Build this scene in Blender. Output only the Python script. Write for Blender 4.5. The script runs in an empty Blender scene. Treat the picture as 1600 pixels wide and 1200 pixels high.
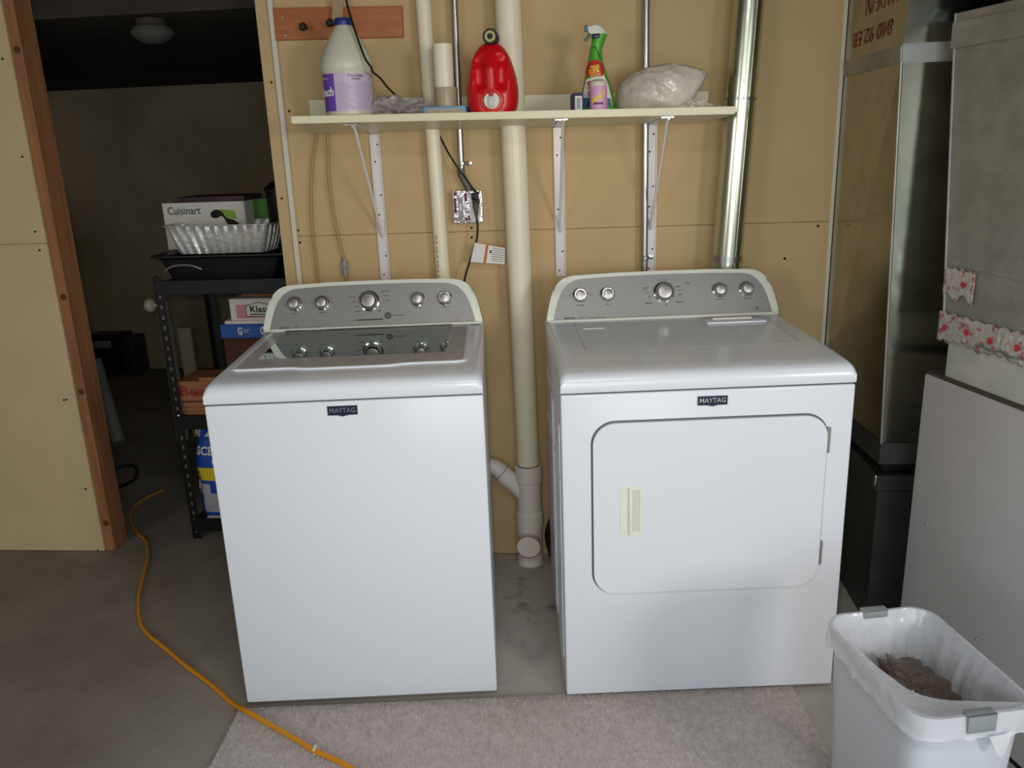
import bpy, bmesh, math, random
from mathutils import Vector, Matrix, noise
random.seed(7)
S = bpy.context.scene
COL = S.collection
PI = math.pi

# ------------------------------------------------------------------ camera, world, light, exposure
CAM = Vector((0.10597, -2.82074, 1.48534))
PITCH, ROLL, YAW, FPX = 0.27912, -0.03733, -0.09483, 1290.0
cyw, sy = math.cos(YAW), math.sin(YAW)
_f = Vector((sy*math.cos(PITCH), cyw*math.cos(PITCH), -math.sin(PITCH)))
_r = Vector((cyw, -sy, 0)); _u = _r.cross(_f)
_r2 = math.cos(ROLL)*_r + math.sin(ROLL)*_u
_u2 = -math.sin(ROLL)*_r + math.cos(ROLL)*_u
cd = bpy.data.cameras.new('camera'); cam = bpy.data.objects.new('camera', cd); COL.objects.link(cam)
cam.matrix_world = Matrix(((_r2.x, _u2.x, -_f.x, CAM.x), (_r2.y, _u2.y, -_f.y, CAM.y), (_r2.z, _u2.z, -_f.z, CAM.z), (0, 0, 0, 1)))
cd.sensor_width = 36; cd.lens = FPX/1600*36; cd.clip_start = 0.05
S.camera = cam
w = bpy.data.worlds.new('world'); S.world = w; w.use_nodes = True
w.node_tree.nodes['Background'].inputs[0].default_value = (0.75, 0.85, 1, 1)
w.node_tree.nodes['Background'].inputs[1].default_value = 0.02
S.view_settings.view_transform = 'Standard'; S.view_settings.look = 'None'
S.view_settings.exposure = -0.04; S.view_settings.gamma = 1; S.view_settings.use_curve_mapping = False

def area(name, loc, target, sx, sz, power, col):
    l = bpy.data.lights.new(name, 'AREA'); l.shape = 'RECTANGLE'; l.size = sx; l.size_y = sz
    l.energy = power; l.color = col
    o = bpy.data.objects.new(name, l); COL.objects.link(o); o.location = loc
    o.rotation_euler = (Vector(target)-Vector(loc)).to_track_quat('-Z', 'Y').to_euler()
    return o
# daylight through the patio door and two windows in the wall behind the camera
area('patio_door_light', (0.75, -4.5, 1.15), (-0.3, 0, 0.6), 1.4, 1.6, 34, (0.72, 0.90, 1.0))
area('window_light', (-2.6, -4.5, 1.6), (0.6, 0, 0.4), 1.1, 1.0, 21, (0.92, 0.96, 1.0))
area('window_light', (2.85, -4.5, 1.75), (0.0, 0, 0.8), 0.8, 1.0, 59, (0.98, 0.95, 0.93))
# unseen fill light added near the ceiling above the camera
area('ceiling_fill_light', (0.3, -2.6, 2.36), (0.3, -2.6, 0), 1.0, 0.3, 17, (0.95, 0.97, 1.0))
# the camera's flash
fl = bpy.data.lights.new('flash', 'SPOT'); fl.energy = 36; fl.color = (1, 0.84, 0.58); fl.shadow_soft_size = 0.016
fl.spot_size = math.radians(88); fl.spot_blend = 0.9
fo = bpy.data.objects.new('flash', fl); COL.objects.link(fo)
fo.location = CAM + _r2*-0.045 + _u2*0.035 + _f*0.02
fo.rotation_euler = (Vector((0.08, 0, 1.15))-fo.location).to_track_quat('-Z', 'Y').to_euler()

# ------------------------------------------------------------------ helpers: pixel rays (used only to look up positions)
def ray(px, py): return _f*FPX + _r2*(px-800) - _u2*(py-600)
def Y(px, py, y):
    d = ray(px, py); return CAM + d*((y-CAM.y)/d.y)
def Z(px, py, z=0):
    d = ray(px, py); return CAM + d*((z-CAM.z)/d.z)

# ------------------------------------------------------------------ materials
def srgb(r, g, b):
    def c(v):
        v /= 255
        return v/12.92 if v <= 0.04045 else ((v+0.055)/1.055)**2.4
    return (c(r), c(g), c(b), 1)
MATS = {}
def mat(name, rgb, rough=0.5, metal=0.0, vary=None, vscale=6, bump=0, bscale=80, spec=0.5, trans=0, ior=1.45, coat=0, detail=6, sss=0, emit=None, stretch=None):
    m = bpy.data.materials.new(name); m.use_nodes = True
    nt = m.node_tree; b = nt.nodes['Principled BSDF']
    b.inputs['Base Color'].default_value = rgb
    b.inputs['Roughness'].default_value = rough; b.inputs['Metallic'].default_value = metal
    b.inputs['Specular IOR Level'].default_value = spec; b.inputs['IOR'].default_value = ior
    b.inputs['Transmission Weight'].default_value = trans; b.inputs['Coat Weight'].default_value = coat
    b.inputs['Coat Roughness'].default_value = 0.08
    if sss: b.inputs['Subsurface Weight'].default_value = sss; b.inputs['Subsurface Radius'].default_value = (0.02, 0.02, 0.02)
    if vary or bump:
        tc = nt.nodes.new('ShaderNodeTexCoord'); src = tc.outputs['Object']
        if stretch:
            mp = nt.nodes.new('ShaderNodeMapping'); mp.inputs['Scale'].default_value = stretch
            nt.links.new(src, mp.inputs[0]); src = mp.outputs[0]
    if vary:
        n = nt.nodes.new('ShaderNodeTexNoise'); n.inputs['Scale'].default_value = vscale; n.inputs['Detail'].default_value = detail
        n.inputs['Roughness'].default_value = 0.62
        nt.links.new(src, n.inputs['Vector'])
        r = nt.nodes.new('ShaderNodeValToRGB'); r.color_ramp.elements[0].position = 0.32; r.color_ramp.elements[1].position = 0.68
        r.color_ramp.elements[0].color = vary; r.color_ramp.elements[1].color = rgb
        nt.links.new(n.outputs['Fac'], r.inputs[0]); nt.links.new(r.outputs[0], b.inputs['Base Color'])
    if bump:
        n2 = nt.nodes.new('ShaderNodeTexNoise'); n2.inputs['Scale'].default_value = bscale; n2.inputs['Detail'].default_value = 3
        nt.links.new(src, n2.inputs['Vector'])
        bp = nt.nodes.new('ShaderNodeBump'); bp.inputs['Strength'].default_value = 1; bp.inputs['Distance'].default_value = bump
        nt.links.new(n2.outputs['Fac'], bp.inputs['Height']); nt.links.new(bp.outputs[0], b.inputs['Normal'])
    MATS[name] = m
    return m
def film(name, rgb, alpha, rough=0.12, tint=(1, 1, 1, 1), bump=0, bscale=40, metal=0.0):
    """thin clear plastic or glass: part see-through, part glossy or milky"""
    m = bpy.data.materials.new(name); m.use_nodes = True; nt = m.node_tree; b = nt.nodes['Principled BSDF']
    b.inputs['Base Color'].default_value = rgb; b.inputs['Roughness'].default_value = rough; b.inputs['Metallic'].default_value = metal
    t = nt.nodes.new('ShaderNodeBsdfTransparent'); t.inputs[0].default_value = tint
    fr = nt.nodes.new('ShaderNodeFresnel'); fr.inputs[0].default_value = 1.5
    ad = nt.nodes.new('ShaderNodeMath'); ad.operation = 'ADD'; ad.use_clamp = True; ad.inputs[1].default_value = alpha
    mx = nt.nodes.new('ShaderNodeMixShader'); out = nt.nodes['Material Output']
    nt.links.new(fr.outputs[0], ad.inputs[0]); nt.links.new(ad.outputs[0], mx.inputs[0])
    nt.links.new(t.outputs[0], mx.inputs[1]); nt.links.new(b.outputs[0], mx.inputs[2]); nt.links.new(mx.outputs[0], out.inputs[0])
    if bump:
        tc = nt.nodes.new('ShaderNodeTexCoord'); n2 = nt.nodes.new('ShaderNodeTexNoise'); n2.inputs['Scale'].default_value = bscale
        nt.links.new(tc.outputs['Object'], n2.inputs['Vector'])
        bp = nt.nodes.new('ShaderNodeBump'); bp.inputs['Distance'].default_value = bump
        nt.links.new(n2.outputs['Fac'], bp.inputs['Height']); nt.links.new(bp.outputs[0], b.inputs['Normal'])
    return m

M_enamel = mat('white_enamel', srgb(221, 225, 233), 0.22, spec=0.5)
M_plasticw = mat('white_plastic', srgb(214, 215, 204), 0.3)
M_lid = mat('lid_frame', srgb(172, 165, 163), 0.22)
M_silver = mat('silver_panel', srgb(138, 137, 134), 0.42, metal=0.35, vary=srgb(134, 133, 131), vscale=300, detail=1)
M_chrome = mat('chrome', srgb(225, 225, 228), 0.12, metal=1)
M_knob = mat('brushed_knob', srgb(165, 160, 158), 0.35, metal=0.75)
M_gap = mat('seam_gap', srgb(95, 96, 100), 0.6)
M_navy = mat('navy_badge', srgb(28, 36, 66), 0.25)
M_print = mat('dark_print', srgb(70, 68, 68), 0.6)
M_drywall = mat('drywall_paper', srgb(197, 170, 127), 0.85, vary=srgb(189, 161, 119), vscale=3.5, bump=0.0004, bscale=160)
M_drywall_l = mat('drywall_paper_left', srgb(206, 185, 142), 0.85, vary=srgb(196, 175, 132), vscale=3, bump=0.0004, bscale=160)
M_gypsum = mat('gypsum_edge', srgb(208, 204, 190), 0.8, bump=0.0008, bscale=120)
M_pine = mat('pine_stud', srgb(166, 112, 72), 0.7, vary=srgb(134, 88, 56), vscale=3, stretch=(14, 14, 1), bump=0.0004, bscale=30)
M_pegwood = mat('stained_pine', srgb(180, 110, 66), 0.55, vary=srgb(158, 92, 52), vscale=3, stretch=(1.5, 14, 14))
M_concrete = mat('concrete_floor', srgb(150, 140, 128), 0.75, vary=srgb(122, 111, 100), vscale=2.6, bump=0.0012, bscale=60, detail=10)
M_concwall = mat('concrete_wall', srgb(206, 188, 158), 0.9, vary=srgb(178, 160, 130), vscale=2, bump=0.002, bscale=30)
M_room = mat('painted_block', srgb(196, 190, 178), 0.85, vary=srgb(182, 176, 164), vscale=2)
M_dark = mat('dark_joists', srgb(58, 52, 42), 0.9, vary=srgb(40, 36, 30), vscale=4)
M_pvc = mat('pvc_white', srgb(232, 224, 200), 0.3, spec=0.4)
M_pvcw = mat('pvc_fitting', srgb(226, 216, 212), 0.4)
M_purple = mat('purple_primer', srgb(110, 60, 90), 0.6)
M_emt = mat('galvanized_conduit', srgb(170, 170, 168), 0.3, metal=0.95)
M_vent = mat('shiny_duct', srgb(200, 202, 184), 0.24, metal=1, bump=0.0006, bscale=18, stretch=(1, 1, 0.3))
M_galv = mat('galvanized_sheet', srgb(176, 174, 158), 0.15, metal=1.0, vary=srgb(154, 152, 140), vscale=9, bump=0.0007, bscale=5)
M_galvr = mat('galvanized_dull', srgb(176, 174, 166), 0.5, metal=0.65, vary=srgb(150, 150, 144), vscale=10, bump=0.001, bscale=8)
M_galvd = mat('dark_sheet_metal', srgb(84, 85, 84), 0.45, metal=0.6, vary=srgb(66, 67, 66), vscale=8)
M_furn = mat('furnace_paint', srgb(184, 181, 180), 0.42, vary=srgb(177, 174, 173), vscale=4, bump=0.0002, bscale=200)
M_bracket = mat('white_bracket', srgb(220, 214, 216), 0.25)
M_shelf = mat('shelf_melamine', srgb(224, 218, 186), 0.35)
M_shelfu = mat('shelf_board', srgb(214, 210, 186), 0.5)
M_black = mat('black_rubber', srgb(22, 20, 20), 0.5)
M_blackm = mat('black_metal', srgb(30, 30, 31), 0.4, metal=0.3)
M_hole = mat('hole_dark', srgb(30, 24, 20), 0.9)
M_white = mat('white_paper', srgb(222, 220, 214), 0.7)
M_bleach = mat('bleach_bottle', srgb(204, 202, 182), 0.35, sss=0.05)
M_bluecap = mat('blue_cap', srgb(30, 44, 120), 0.4)
M_plabel = mat('purple_label', srgb(112, 72, 180), 0.4)
M_lav = mat('lavender_label', srgb(196, 182, 206), 0.45)
M_red = mat('red_plastic', srgb(205, 18, 26), 0.3)
M_redcap = mat('red_ring', srgb(225, 50, 36), 0.35)
M_green = mat('green_plastic', srgb(70, 160, 30), 0.35)
M_teal = mat('teal_nozzle', srgb(70, 110, 125), 0.4)
M_yellow = mat('yellow_print', srgb(235, 205, 50), 0.5)
M_pink = mat('pink_bottle', srgb(216, 160, 200), 0.4)
M_redpr = mat('red_print', srgb(190, 40, 50), 0.5)
M_blue = mat('blue_print', srgb(40, 90, 170), 0.45)
M_lblue = mat('pale_blue_tray', srgb(112, 160, 186), 0.5)
M_tan = mat('frosted_cup', srgb(176, 160, 132), 0.3)
M_card = mat('cardboard', srgb(176, 116, 78), 0.8, vary=srgb(156, 100, 66), vscale=10)
M_cardd = mat('brown_box', srgb(90, 50, 40), 0.8)
M_foil = mat('aluminium_foil', srgb(225, 225, 222), 0.42, metal=0.8, bump=0.002, bscale=60)
M_rug = mat('carpet_pile', srgb(210, 200, 196), 0.95, vary=srgb(190, 180, 176), vscale=60, spec=0.1)
M_cord = mat('yellow_cord', srgb(218, 142, 24), 0.45)
M_bin = mat('white_bin', srgb(204, 208, 216), 0.35)
M_grey = mat('grey_clip', srgb(140, 146, 148), 0.4)
M_steel = mat('stainless_tub', srgb(180, 190, 190), 0.3, metal=0.8)
M_tubring = mat('tub_ring', srgb(196, 208, 206), 0.35)
M_glass = film('lid_glass', srgb(200, 212, 208), 0.62, 0.03, tint=(0.80, 0.86, 0.85, 1), metal=1.0)
M_tube = film('clear_vinyl', srgb(215, 190, 150), 0.10, 0.08, tint=(0.93, 0.89, 0.80, 1))
M_clear = film('clear_bag', srgb(215, 205, 205), 0.38, 0.15, tint=(0.95, 0.94, 0.93, 1), bump=0.004, bscale=60)
M_liner = film('bin_liner', srgb(222, 224, 230), 0.66, 0.16, bump=0.006, bscale=22)
M_bag = mat('white_bag', srgb(218, 212, 198), 0.22, vary=srgb(184, 174, 160), vscale=7, bump=0.006, bscale=14, sss=0.1)
M_trash = film('trash_wrap', srgb(120, 104, 94), 0.55, 0.12, tint=(0.6, 0.55, 0.5, 1), bump=0.01, bscale=40)

def tape_material():
    m = mat('foil_tape', srgb(205, 200, 196), 0.3, metal=0.5, bump=0.004, bscale=45)
    nt = m.node_tree; b = nt.nodes['Principled BSDF']
    tc = nt.nodes.new('ShaderNodeTexCoord')
    v = nt.nodes.new('ShaderNodeTexNoise'); v.inputs['Scale'].default_value = 75; v.inputs['Detail'].default_value = 2
    r = nt.nodes.new('ShaderNodeValToRGB'); r.color_ramp.elements[0].position = 0.57; r.color_ramp.elements[1].position = 0.62
    r.color_ramp.elements[0].color = srgb(205, 200, 194); r.color_ramp.elements[1].color = srgb(196, 120, 128)
    nt.links.new(tc.outputs['Object'], v.inputs['Vector']); nt.links.new(v.outputs['Fac'], r.inputs[0]); nt.links.new(r.outputs[0], b.inputs['Base Color'])
    return m
M_tape = tape_material()

# ------------------------------------------------------------------ mesh building
class MB:
    def __init__(s): s.bm = bmesh.new()
    def box(s, x0, x1, y0, y1, z0, z1, bev=0, seg=2, M=None):
        r = bmesh.ops.create_cube(s.bm, size=1); vs = r['verts']
        for v in vs: v.co = Vector((x0+(v.co.x+.5)*(x1-x0), y0+(v.co.y+.5)*(y1-y0), z0+(v.co.z+.5)*(z1-z0)))
        if bev:
            es = list({e for v in vs for e in v.link_edges})
            r = bmesh.ops.bevel(s.bm, geom=es, offset=bev, segments=seg, affect='EDGES', profile=0.5)
            vs = list({v for f in r['faces'] for v in f.verts} | {v for v in vs if v.is_valid})
        if M is not None:
            for v in vs: v.co = M @ v.co
        return s
    def rings(s, rings, closed=True, cap0=True, cap1=True):
        """loft between rings of equal length"""
        R = [[s.bm.verts.new(p) for p in ring] for ring in rings]; n = len(R[0])
        for a, b in zip(R, R[1:]):
            for i in range(n if closed else n-1):
                j = (i+1) % n
                try: s.bm.faces.new((a[i], a[j], b[j], b[i]))
                except ValueError: pass
        if cap0: s.bm.faces.new(list(reversed(R[0])))
        if cap1: s.bm.faces.new(R[-1])
        return s
    def lathe(s, prof, c=(0, 0, 0), axis='z', n=32, M=None, cap=True):
        rs = []
        for r, h in prof:
            ring = []
            for i in range(n):
                a = 2*PI*i/n; p = Vector((r*math.cos(a), r*math.sin(a), h))
                if axis == 'y': p = Vector((p.x, -p.z, p.y))
                if axis == 'x': p = Vector((p.z, p.x, p.y))
                p = p + Vector(c)
                if M is not None: p = M @ p
                ring.append(p)
            rs.append(ring)
        return s.rings(rs, cap0=cap, cap1=cap)
    def cyl(s, a, b, r, n=20, r2=None, cap=True):
        a = Vector(a); b = Vector(b); r2 = r if r2 is None else r2
        d = (b-a).normalized(); q = d.to_track_quat('Z', 'Y').to_matrix()
        ra = [a+q@Vector((r*math.cos(2*PI*i/n), r*math.sin(2*PI*i/n), 0)) for i in range(n)]
        rb = [b+q@Vector((r2*math.cos(2*PI*i/n), r2*math.sin(2*PI*i/n), 0)) for i in range(n)]
        return s.rings([ra, rb], cap0=cap, cap1=cap)
    def tube(s, pts, r, n=10, sub=6, smooth=True):
        P = [Vector(p) for p in pts]
        if smooth and len(P) > 2:
            Q = []
            for i in range(len(P)-1):
                p0 = P[max(i-1, 0)]; p1 = P[i]; p2 = P[i+1]; p3 = P[min(i+2, len(P)-1)]
                for k in range(sub):
                    t = k/sub
                    Q.append(0.5*((2*p1)+(-p0+p2)*t+(2*p0-5*p1+4*p2-p3)*t*t+(-p0+3*p1-3*p2+p3)*t**3))
            Q.append(P[-1]); P = Q
        up = Vector((0, 0, 1)); rings = []
        side = None
        for i, p in enumerate(P):
            d = (P[min(i+1, len(P)-1)]-P[max(i-1, 0)]).normalized()
            if side is None:
                side = d.orthogonal().normalized()
            side = (side-d*side.dot(d)).normalized(); o = d.cross(side)
            rr = r(i/(len(P)-1)) if callable(r) else r
            rings.append([p+side*rr*math.cos(2*PI*k/n)+o*rr*math.sin(2*PI*k/n) for k in range(n)])
        return s.rings(rings)
    def prism(s, poly, h0, h1, M=None, bev=0, seg=2):
        """polygon in XY extruded along Z from h0 to h1"""
        M = M or Matrix.Identity(4)
        a = [s.bm.verts.new(M @ Vector((p[0], p[1], h0))) for p in poly]
        b = [s.bm.verts.new(M @ Vector((p[0], p[1], h1))) for p in poly]
        n = len(poly)
        fs = [s.bm.faces.new(list(reversed(a)))]; top = s.bm.faces.new(b); fs.append(top)
        for i in range(n):
            j = (i+1) % n; fs.append(s.bm.faces.new((a[i], a[j], b[j], b[i])))
        if bev:
            bmesh.ops.bevel(s.bm, geom=list(top.edges), offset=bev, segments=seg, affect='EDGES', profile=0.5)
        return s
    def quad(s, *p):
        s.bm.faces.new([s.bm.verts.new(q) for q in p]); return s

BASE = {}
def setp(o, label=None, cat=None, group=None, kind=None):
    if label: o['label'] = label
    if cat: o['category'] = cat
    if group: o['group'] = group
    if kind: o['kind'] = kind
    return o
def thing(name, label, cat, loc=(0, 0, 0), rotz=0, group=None):
    o = bpy.data.objects.new(name, None); COL.objects.link(o); o.empty_display_size = 0.05
    o.location = loc; o.rotation_euler = (0, 0, rotz)
    BASE[o] = Matrix.Translation(loc) @ Matrix.Rotation(rotz, 4, 'Z')
    return setp(o, label, cat, group)
def obj(name, mb, m, parent=None, world=False, smooth=35, recenter=True):
    """link a mesh builder as one object; world=True: vertices are in world space although it has a parent"""
    bm = mb.bm if isinstance(mb, MB) else None
    if bm is not None:
        if world and parent is not None:
            inv = BASE[parent].inverted()
            for v in bm.verts: v.co = inv @ v.co
        bmesh.ops.recalc_face_normals(bm, faces=bm.faces[:])
        me = bpy.data.meshes.new(name); bm.to_mesh(me); bm.free()
    else:
        me = mb
        if world and parent is not None: me.transform(BASE[parent].inverted())
    if not me.materials: me.materials.append(m)
    if smooth:
        for p in me.polygons: p.use_smooth = True
        me.set_sharp_from_angle(angle=math.radians(smooth))
    o = bpy.data.objects.new(name, me); COL.objects.link(o)
    if parent is not None:
        o.parent = parent; BASE[o] = BASE[parent]
    else:
        if recenter and len(me.vertices):
            xs = [v.co for v in me.vertices]
            c = Vector(((min(p.x for p in xs)+max(p.x for p in xs))/2, (min(p.y for p in xs)+max(p.y for p in xs))/2, min(p.z for p in xs)))
            me.transform(Matrix.Translation(-c)); o.location = c
            BASE[o] = Matrix.Translation(c)
        else: BASE[o] = Matrix.Identity(4)
    return o
def text(body, w_, h_, M, depth=0.0006, fit='both', bold=0):
    cu = bpy.data.curves.new('t', 'FONT'); cu.body = body; cu.size = 1; cu.extrude = 0.01; cu.offset = bold
    cu.resolution_u = 3
    o = bpy.data.objects.new('t', cu); COL.objects.link(o)
    me = bpy.data.meshes.new_from_object(o.evaluated_get(bpy.context.evaluated_depsgraph_get()))
    bpy.data.objects.remove(o); bpy.data.curves.remove(cu)
    xs = [v.co.x for v in me.vertices]; ys = [v.co.y for v in me.vertices]
    cx, cy = (min(xs)+max(xs))/2, (min(ys)+max(ys))/2; sx = w_/(max(xs)-min(xs)); sy_ = h_/(max(ys)-min(ys))
    for v in me.vertices: v.co = Vector(((v.co.x-cx)*sx, (v.co.y-cy)*sy_, (v.co.z+0.01)/0.02*depth))
    me.transform(M)
    me.materials.clear()
    return me
def dup(o, parent=None):
    c = o.copy(); COL.objects.link(c); c.parent = parent
    for ch in [x for x in o.children]: dup(ch, c)
    return c
FRONT = Matrix(((1, 0, 0, 0), (0, 0, -1, 0), (0, 1, 0, 0), (0, 0, 0, 1)))     # XY plane -> faces -Y
def at(x, y, z, rot=0): return Matrix.Translation((x, y, z)) @ Matrix.Rotation(rot, 4, 'Z') @ FRONT
def rrect(x0, x1, y0, y1, r, n=8):
    out = []
    for cx, cy, a0 in ((x1-r, y1-r, 0), (x0+r, y1-r, PI/2), (x0+r, y0+r, PI), (x1-r, y0+r, 1.5*PI)):
        for k in range(n+1):
            a = a0+PI/2*k/n; out.append((cx+r*math.cos(a), cy+r*math.sin(a)))
    return out
def ringprism(mb, outer, inner, h0, h1, M=None):
    M = M or Matrix.Identity(4); n = len(outer)
    def V(p, h): return mb.bm.verts.new(M @ Vector((p[0], p[1], h)))
    o0 = [V(p, h0) for p in outer]; o1 = [V(p, h1) for p in outer]; i0 = [V(p, h0) for p in inner]; i1 = [V(p, h1) for p in inner]
    for i in range(n):
        j = (i+1) % n
        for q in ((o0[i], o0[j], o1[j], o1[i]), (i0[j], i0[i], i1[i], i1[j]), (o1[i], o1[j], i1[j], i1[i]), (o0[j], o0[i], i0[i], i0[j])):
            mb.bm.faces.new(q)
    return mb

# ------------------------------------------------------------------ the setting
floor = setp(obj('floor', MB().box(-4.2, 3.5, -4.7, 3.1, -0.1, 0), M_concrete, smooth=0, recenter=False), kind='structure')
# stains on the slab between the machines
def floor_material():
    nt = M_concrete.node_tree; b = nt.nodes['Principled BSDF']
    old = b.inputs['Base Color'].links[0].from_socket
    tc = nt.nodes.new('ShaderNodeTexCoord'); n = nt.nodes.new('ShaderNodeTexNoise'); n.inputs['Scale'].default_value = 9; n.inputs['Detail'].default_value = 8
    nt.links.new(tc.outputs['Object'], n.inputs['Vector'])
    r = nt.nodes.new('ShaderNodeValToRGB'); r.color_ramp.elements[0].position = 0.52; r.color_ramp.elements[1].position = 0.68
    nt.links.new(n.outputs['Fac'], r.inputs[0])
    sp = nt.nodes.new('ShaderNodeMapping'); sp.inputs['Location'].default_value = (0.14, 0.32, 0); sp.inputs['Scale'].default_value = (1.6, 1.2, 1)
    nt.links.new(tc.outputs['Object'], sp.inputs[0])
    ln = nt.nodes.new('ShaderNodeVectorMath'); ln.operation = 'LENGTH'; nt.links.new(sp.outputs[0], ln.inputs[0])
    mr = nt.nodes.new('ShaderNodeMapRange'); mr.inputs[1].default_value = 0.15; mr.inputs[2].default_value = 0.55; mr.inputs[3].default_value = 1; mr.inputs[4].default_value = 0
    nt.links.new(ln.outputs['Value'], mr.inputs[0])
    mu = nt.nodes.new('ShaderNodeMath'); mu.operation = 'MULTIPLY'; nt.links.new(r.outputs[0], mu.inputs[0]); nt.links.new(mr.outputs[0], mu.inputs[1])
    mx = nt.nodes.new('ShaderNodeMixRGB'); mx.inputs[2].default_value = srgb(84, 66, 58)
    # slab colour runs darker toward the left wall, with a noisy edge
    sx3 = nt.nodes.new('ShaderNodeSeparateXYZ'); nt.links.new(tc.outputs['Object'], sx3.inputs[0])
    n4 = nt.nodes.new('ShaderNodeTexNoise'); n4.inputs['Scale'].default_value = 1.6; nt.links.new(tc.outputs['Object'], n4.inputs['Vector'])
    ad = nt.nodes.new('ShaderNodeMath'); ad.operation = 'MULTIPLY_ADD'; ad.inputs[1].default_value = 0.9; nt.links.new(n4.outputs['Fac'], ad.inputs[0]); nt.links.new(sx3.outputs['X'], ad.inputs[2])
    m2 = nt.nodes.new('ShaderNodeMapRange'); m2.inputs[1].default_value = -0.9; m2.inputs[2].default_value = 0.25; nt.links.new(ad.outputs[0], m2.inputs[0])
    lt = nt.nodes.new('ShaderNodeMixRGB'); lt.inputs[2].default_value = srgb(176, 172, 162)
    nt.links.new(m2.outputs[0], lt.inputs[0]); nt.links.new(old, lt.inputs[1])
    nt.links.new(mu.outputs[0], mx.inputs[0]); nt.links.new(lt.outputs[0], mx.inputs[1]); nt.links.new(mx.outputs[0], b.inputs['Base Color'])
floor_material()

def wall(name, mb, m): return setp(obj(name, mb, m, smooth=0, recenter=False), kind='structure')
# laundry wall: framing behind, drywall sheets in front with the joint at 1.215 m
wb = wall('wall_back', MB().box(-0.90, 0.885, 0.014, 0.10, 0, 2.45), M_drywall)
for z0, z1 in ((0.005, 1.2144), (1.2156, 2.44)):
    obj('drywall_sheet', MB().box(-0.888, 0.905, 0.0, 0.013, z0, z1, 0.0008, 1), M_drywall, wb)
scr = MB()
for px, py in ((452, 174), (466, 360), (469, 379), (737, 356), (737, 371), (1278, 353), (1226, 404)):
    p = Y(px, py, 0); scr.lathe([(0.0042, 0), (0.0042, 0.0015)], (p.x, 0, p.z), 'y', 10)
setp(obj('drywall_screws', scr, M_hole, wb), kind='stuff')
for z0, z1 in ((0.0, 1.0), (1.0, 2.45)): pass
obj('corner_strip', MB().box(0.899, 0.911, -0.004, 0.10, 0.0, 2.44, 0.001, 1), M_gypsum, wb)
wl = wall('wall_left', MB().box(-3.8, -1.815, 0.014, 0.10, 0, 2.45), M_drywall_l)
for z0, z1 in ((0.002, 1.2144), (1.2156, 2.44)):
    obj('drywall_sheet', MB().box(-3.3, -1.813, 0.0, 0.013, z0, z1, 0.0008, 1), M_drywall_l, wl)
scr = MB()
for px, py in ((4, 92), (35, 245), (55, 362), (62, 391), (100, 625), (134, 764), (30, 868), (153, 860), (104, 624)):
    p = Y(px, py, 0); scr.lathe([(0.004, 0), (0.004, 0.0015)], (p.x, 0, p.z), 'y', 10)
setp(obj('drywall_screws', scr, M_hole, wl), kind='stuff')
# door opening: studs left and right, header above
d1 = setp(obj('door_1', MB().box(-1.811, -1.774, 0.006, 0.105, 0.0, 2.3, 0.002, 1), M_pine, smooth=0, recenter=False), kind='structure')
kn = MB()
for z in (1.86, 1.02, 0.66, 0.12): kn.lathe([(0.012, 0), (0.012, 0.001)], (-1.79, 0.006, z), 'y', 12)
obj('wood_knots', kn, mat('knot', srgb(86, 50, 28), 0.7), d1)
strip = MB().box(-0.949, -0.9045, -0.004, 0.10, 0.0, 2.3, 0.0015, 1)
sj = obj('jamb_strip', strip, M_drywall, d1)
sc2 = MB()
for px, py in ((425, 129), (441, 310)):
    p = Y(px, py, 0); sc2.lathe([(0.004, 0), (0.004, 0.0015)], (p.x, -0.004, p.z), 'y', 10)
obj('screw', sc2, M_hole, d1)
obj('edge_strip', MB().box(-0.9035, -0.887, -0.016, 0.0, 0.0, 2.3, 0.002, 1), M_gypsum, d1)
obj('header', MB().box(-1.774, -0.949, 0.0, 0.10, 2.12, 2.3, 0.002, 1), M_pine, d1)
wall('wall_above_door', MB().box(-1.813, -0.887, 0.0, 0.10, 2.3, 2.45), M_drywall)
# rest of the basement
wall('wall_right_rear', MB().box(0.911, 3.5, 0.30, 0.40, 0, 2.45), M_concwall)
wall('wall_right', MB().box(3.4, 3.5, -4.7, 0.46, 0, 2.45), M_concwall)
wall('wall_far_left', MB().box(-3.4, -3.3, -4.7, 0.0, 0, 2.45), M_concwall)
wr = MB()                                                             # rear wall with two window openings
wr.box(-3.4, 3.5, -4.7, -4.6, 2.3, 2.45); wr.box(-3.4, -0.0, -4.7, -4.6, 0, 1.1); wr.box(1.5, 3.5, -4.7, -4.6, 0, 1.2)
wr.box(-3.4, -3.2, -4.7, -4.6, 1.1, 2.3); wr.box(-2.0, 0.0, -4.7, -4.6, 1.1, 2.3); wr.box(1.5, 2.4, -4.7, -4.6, 1.2, 2.3); wr.box(3.3, 3.5, -4.7, -4.6, 1.2, 2.3)
wall('wall_rear', wr, M_room)
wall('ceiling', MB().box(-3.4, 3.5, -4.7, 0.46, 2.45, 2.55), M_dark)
wall('wall_storage_back', MB().box(-3.9, 0.3, 2.86, 2.96, 0, 2.0), M_concwall)
wall('wall_storage_left', MB().box(-3.86, -3.80, 0.1, 2.9, 0, 2.0), M_concwall)
wall('wall_storage_right', MB().box(0.2, 0.3, 0.1, 2.9, 0, 2.0), M_concwall)
wall('ceiling_storage', MB().box(-3.9, 0.3, 0.10, 2.96, 1.965, 2.2), M_dark)

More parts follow.
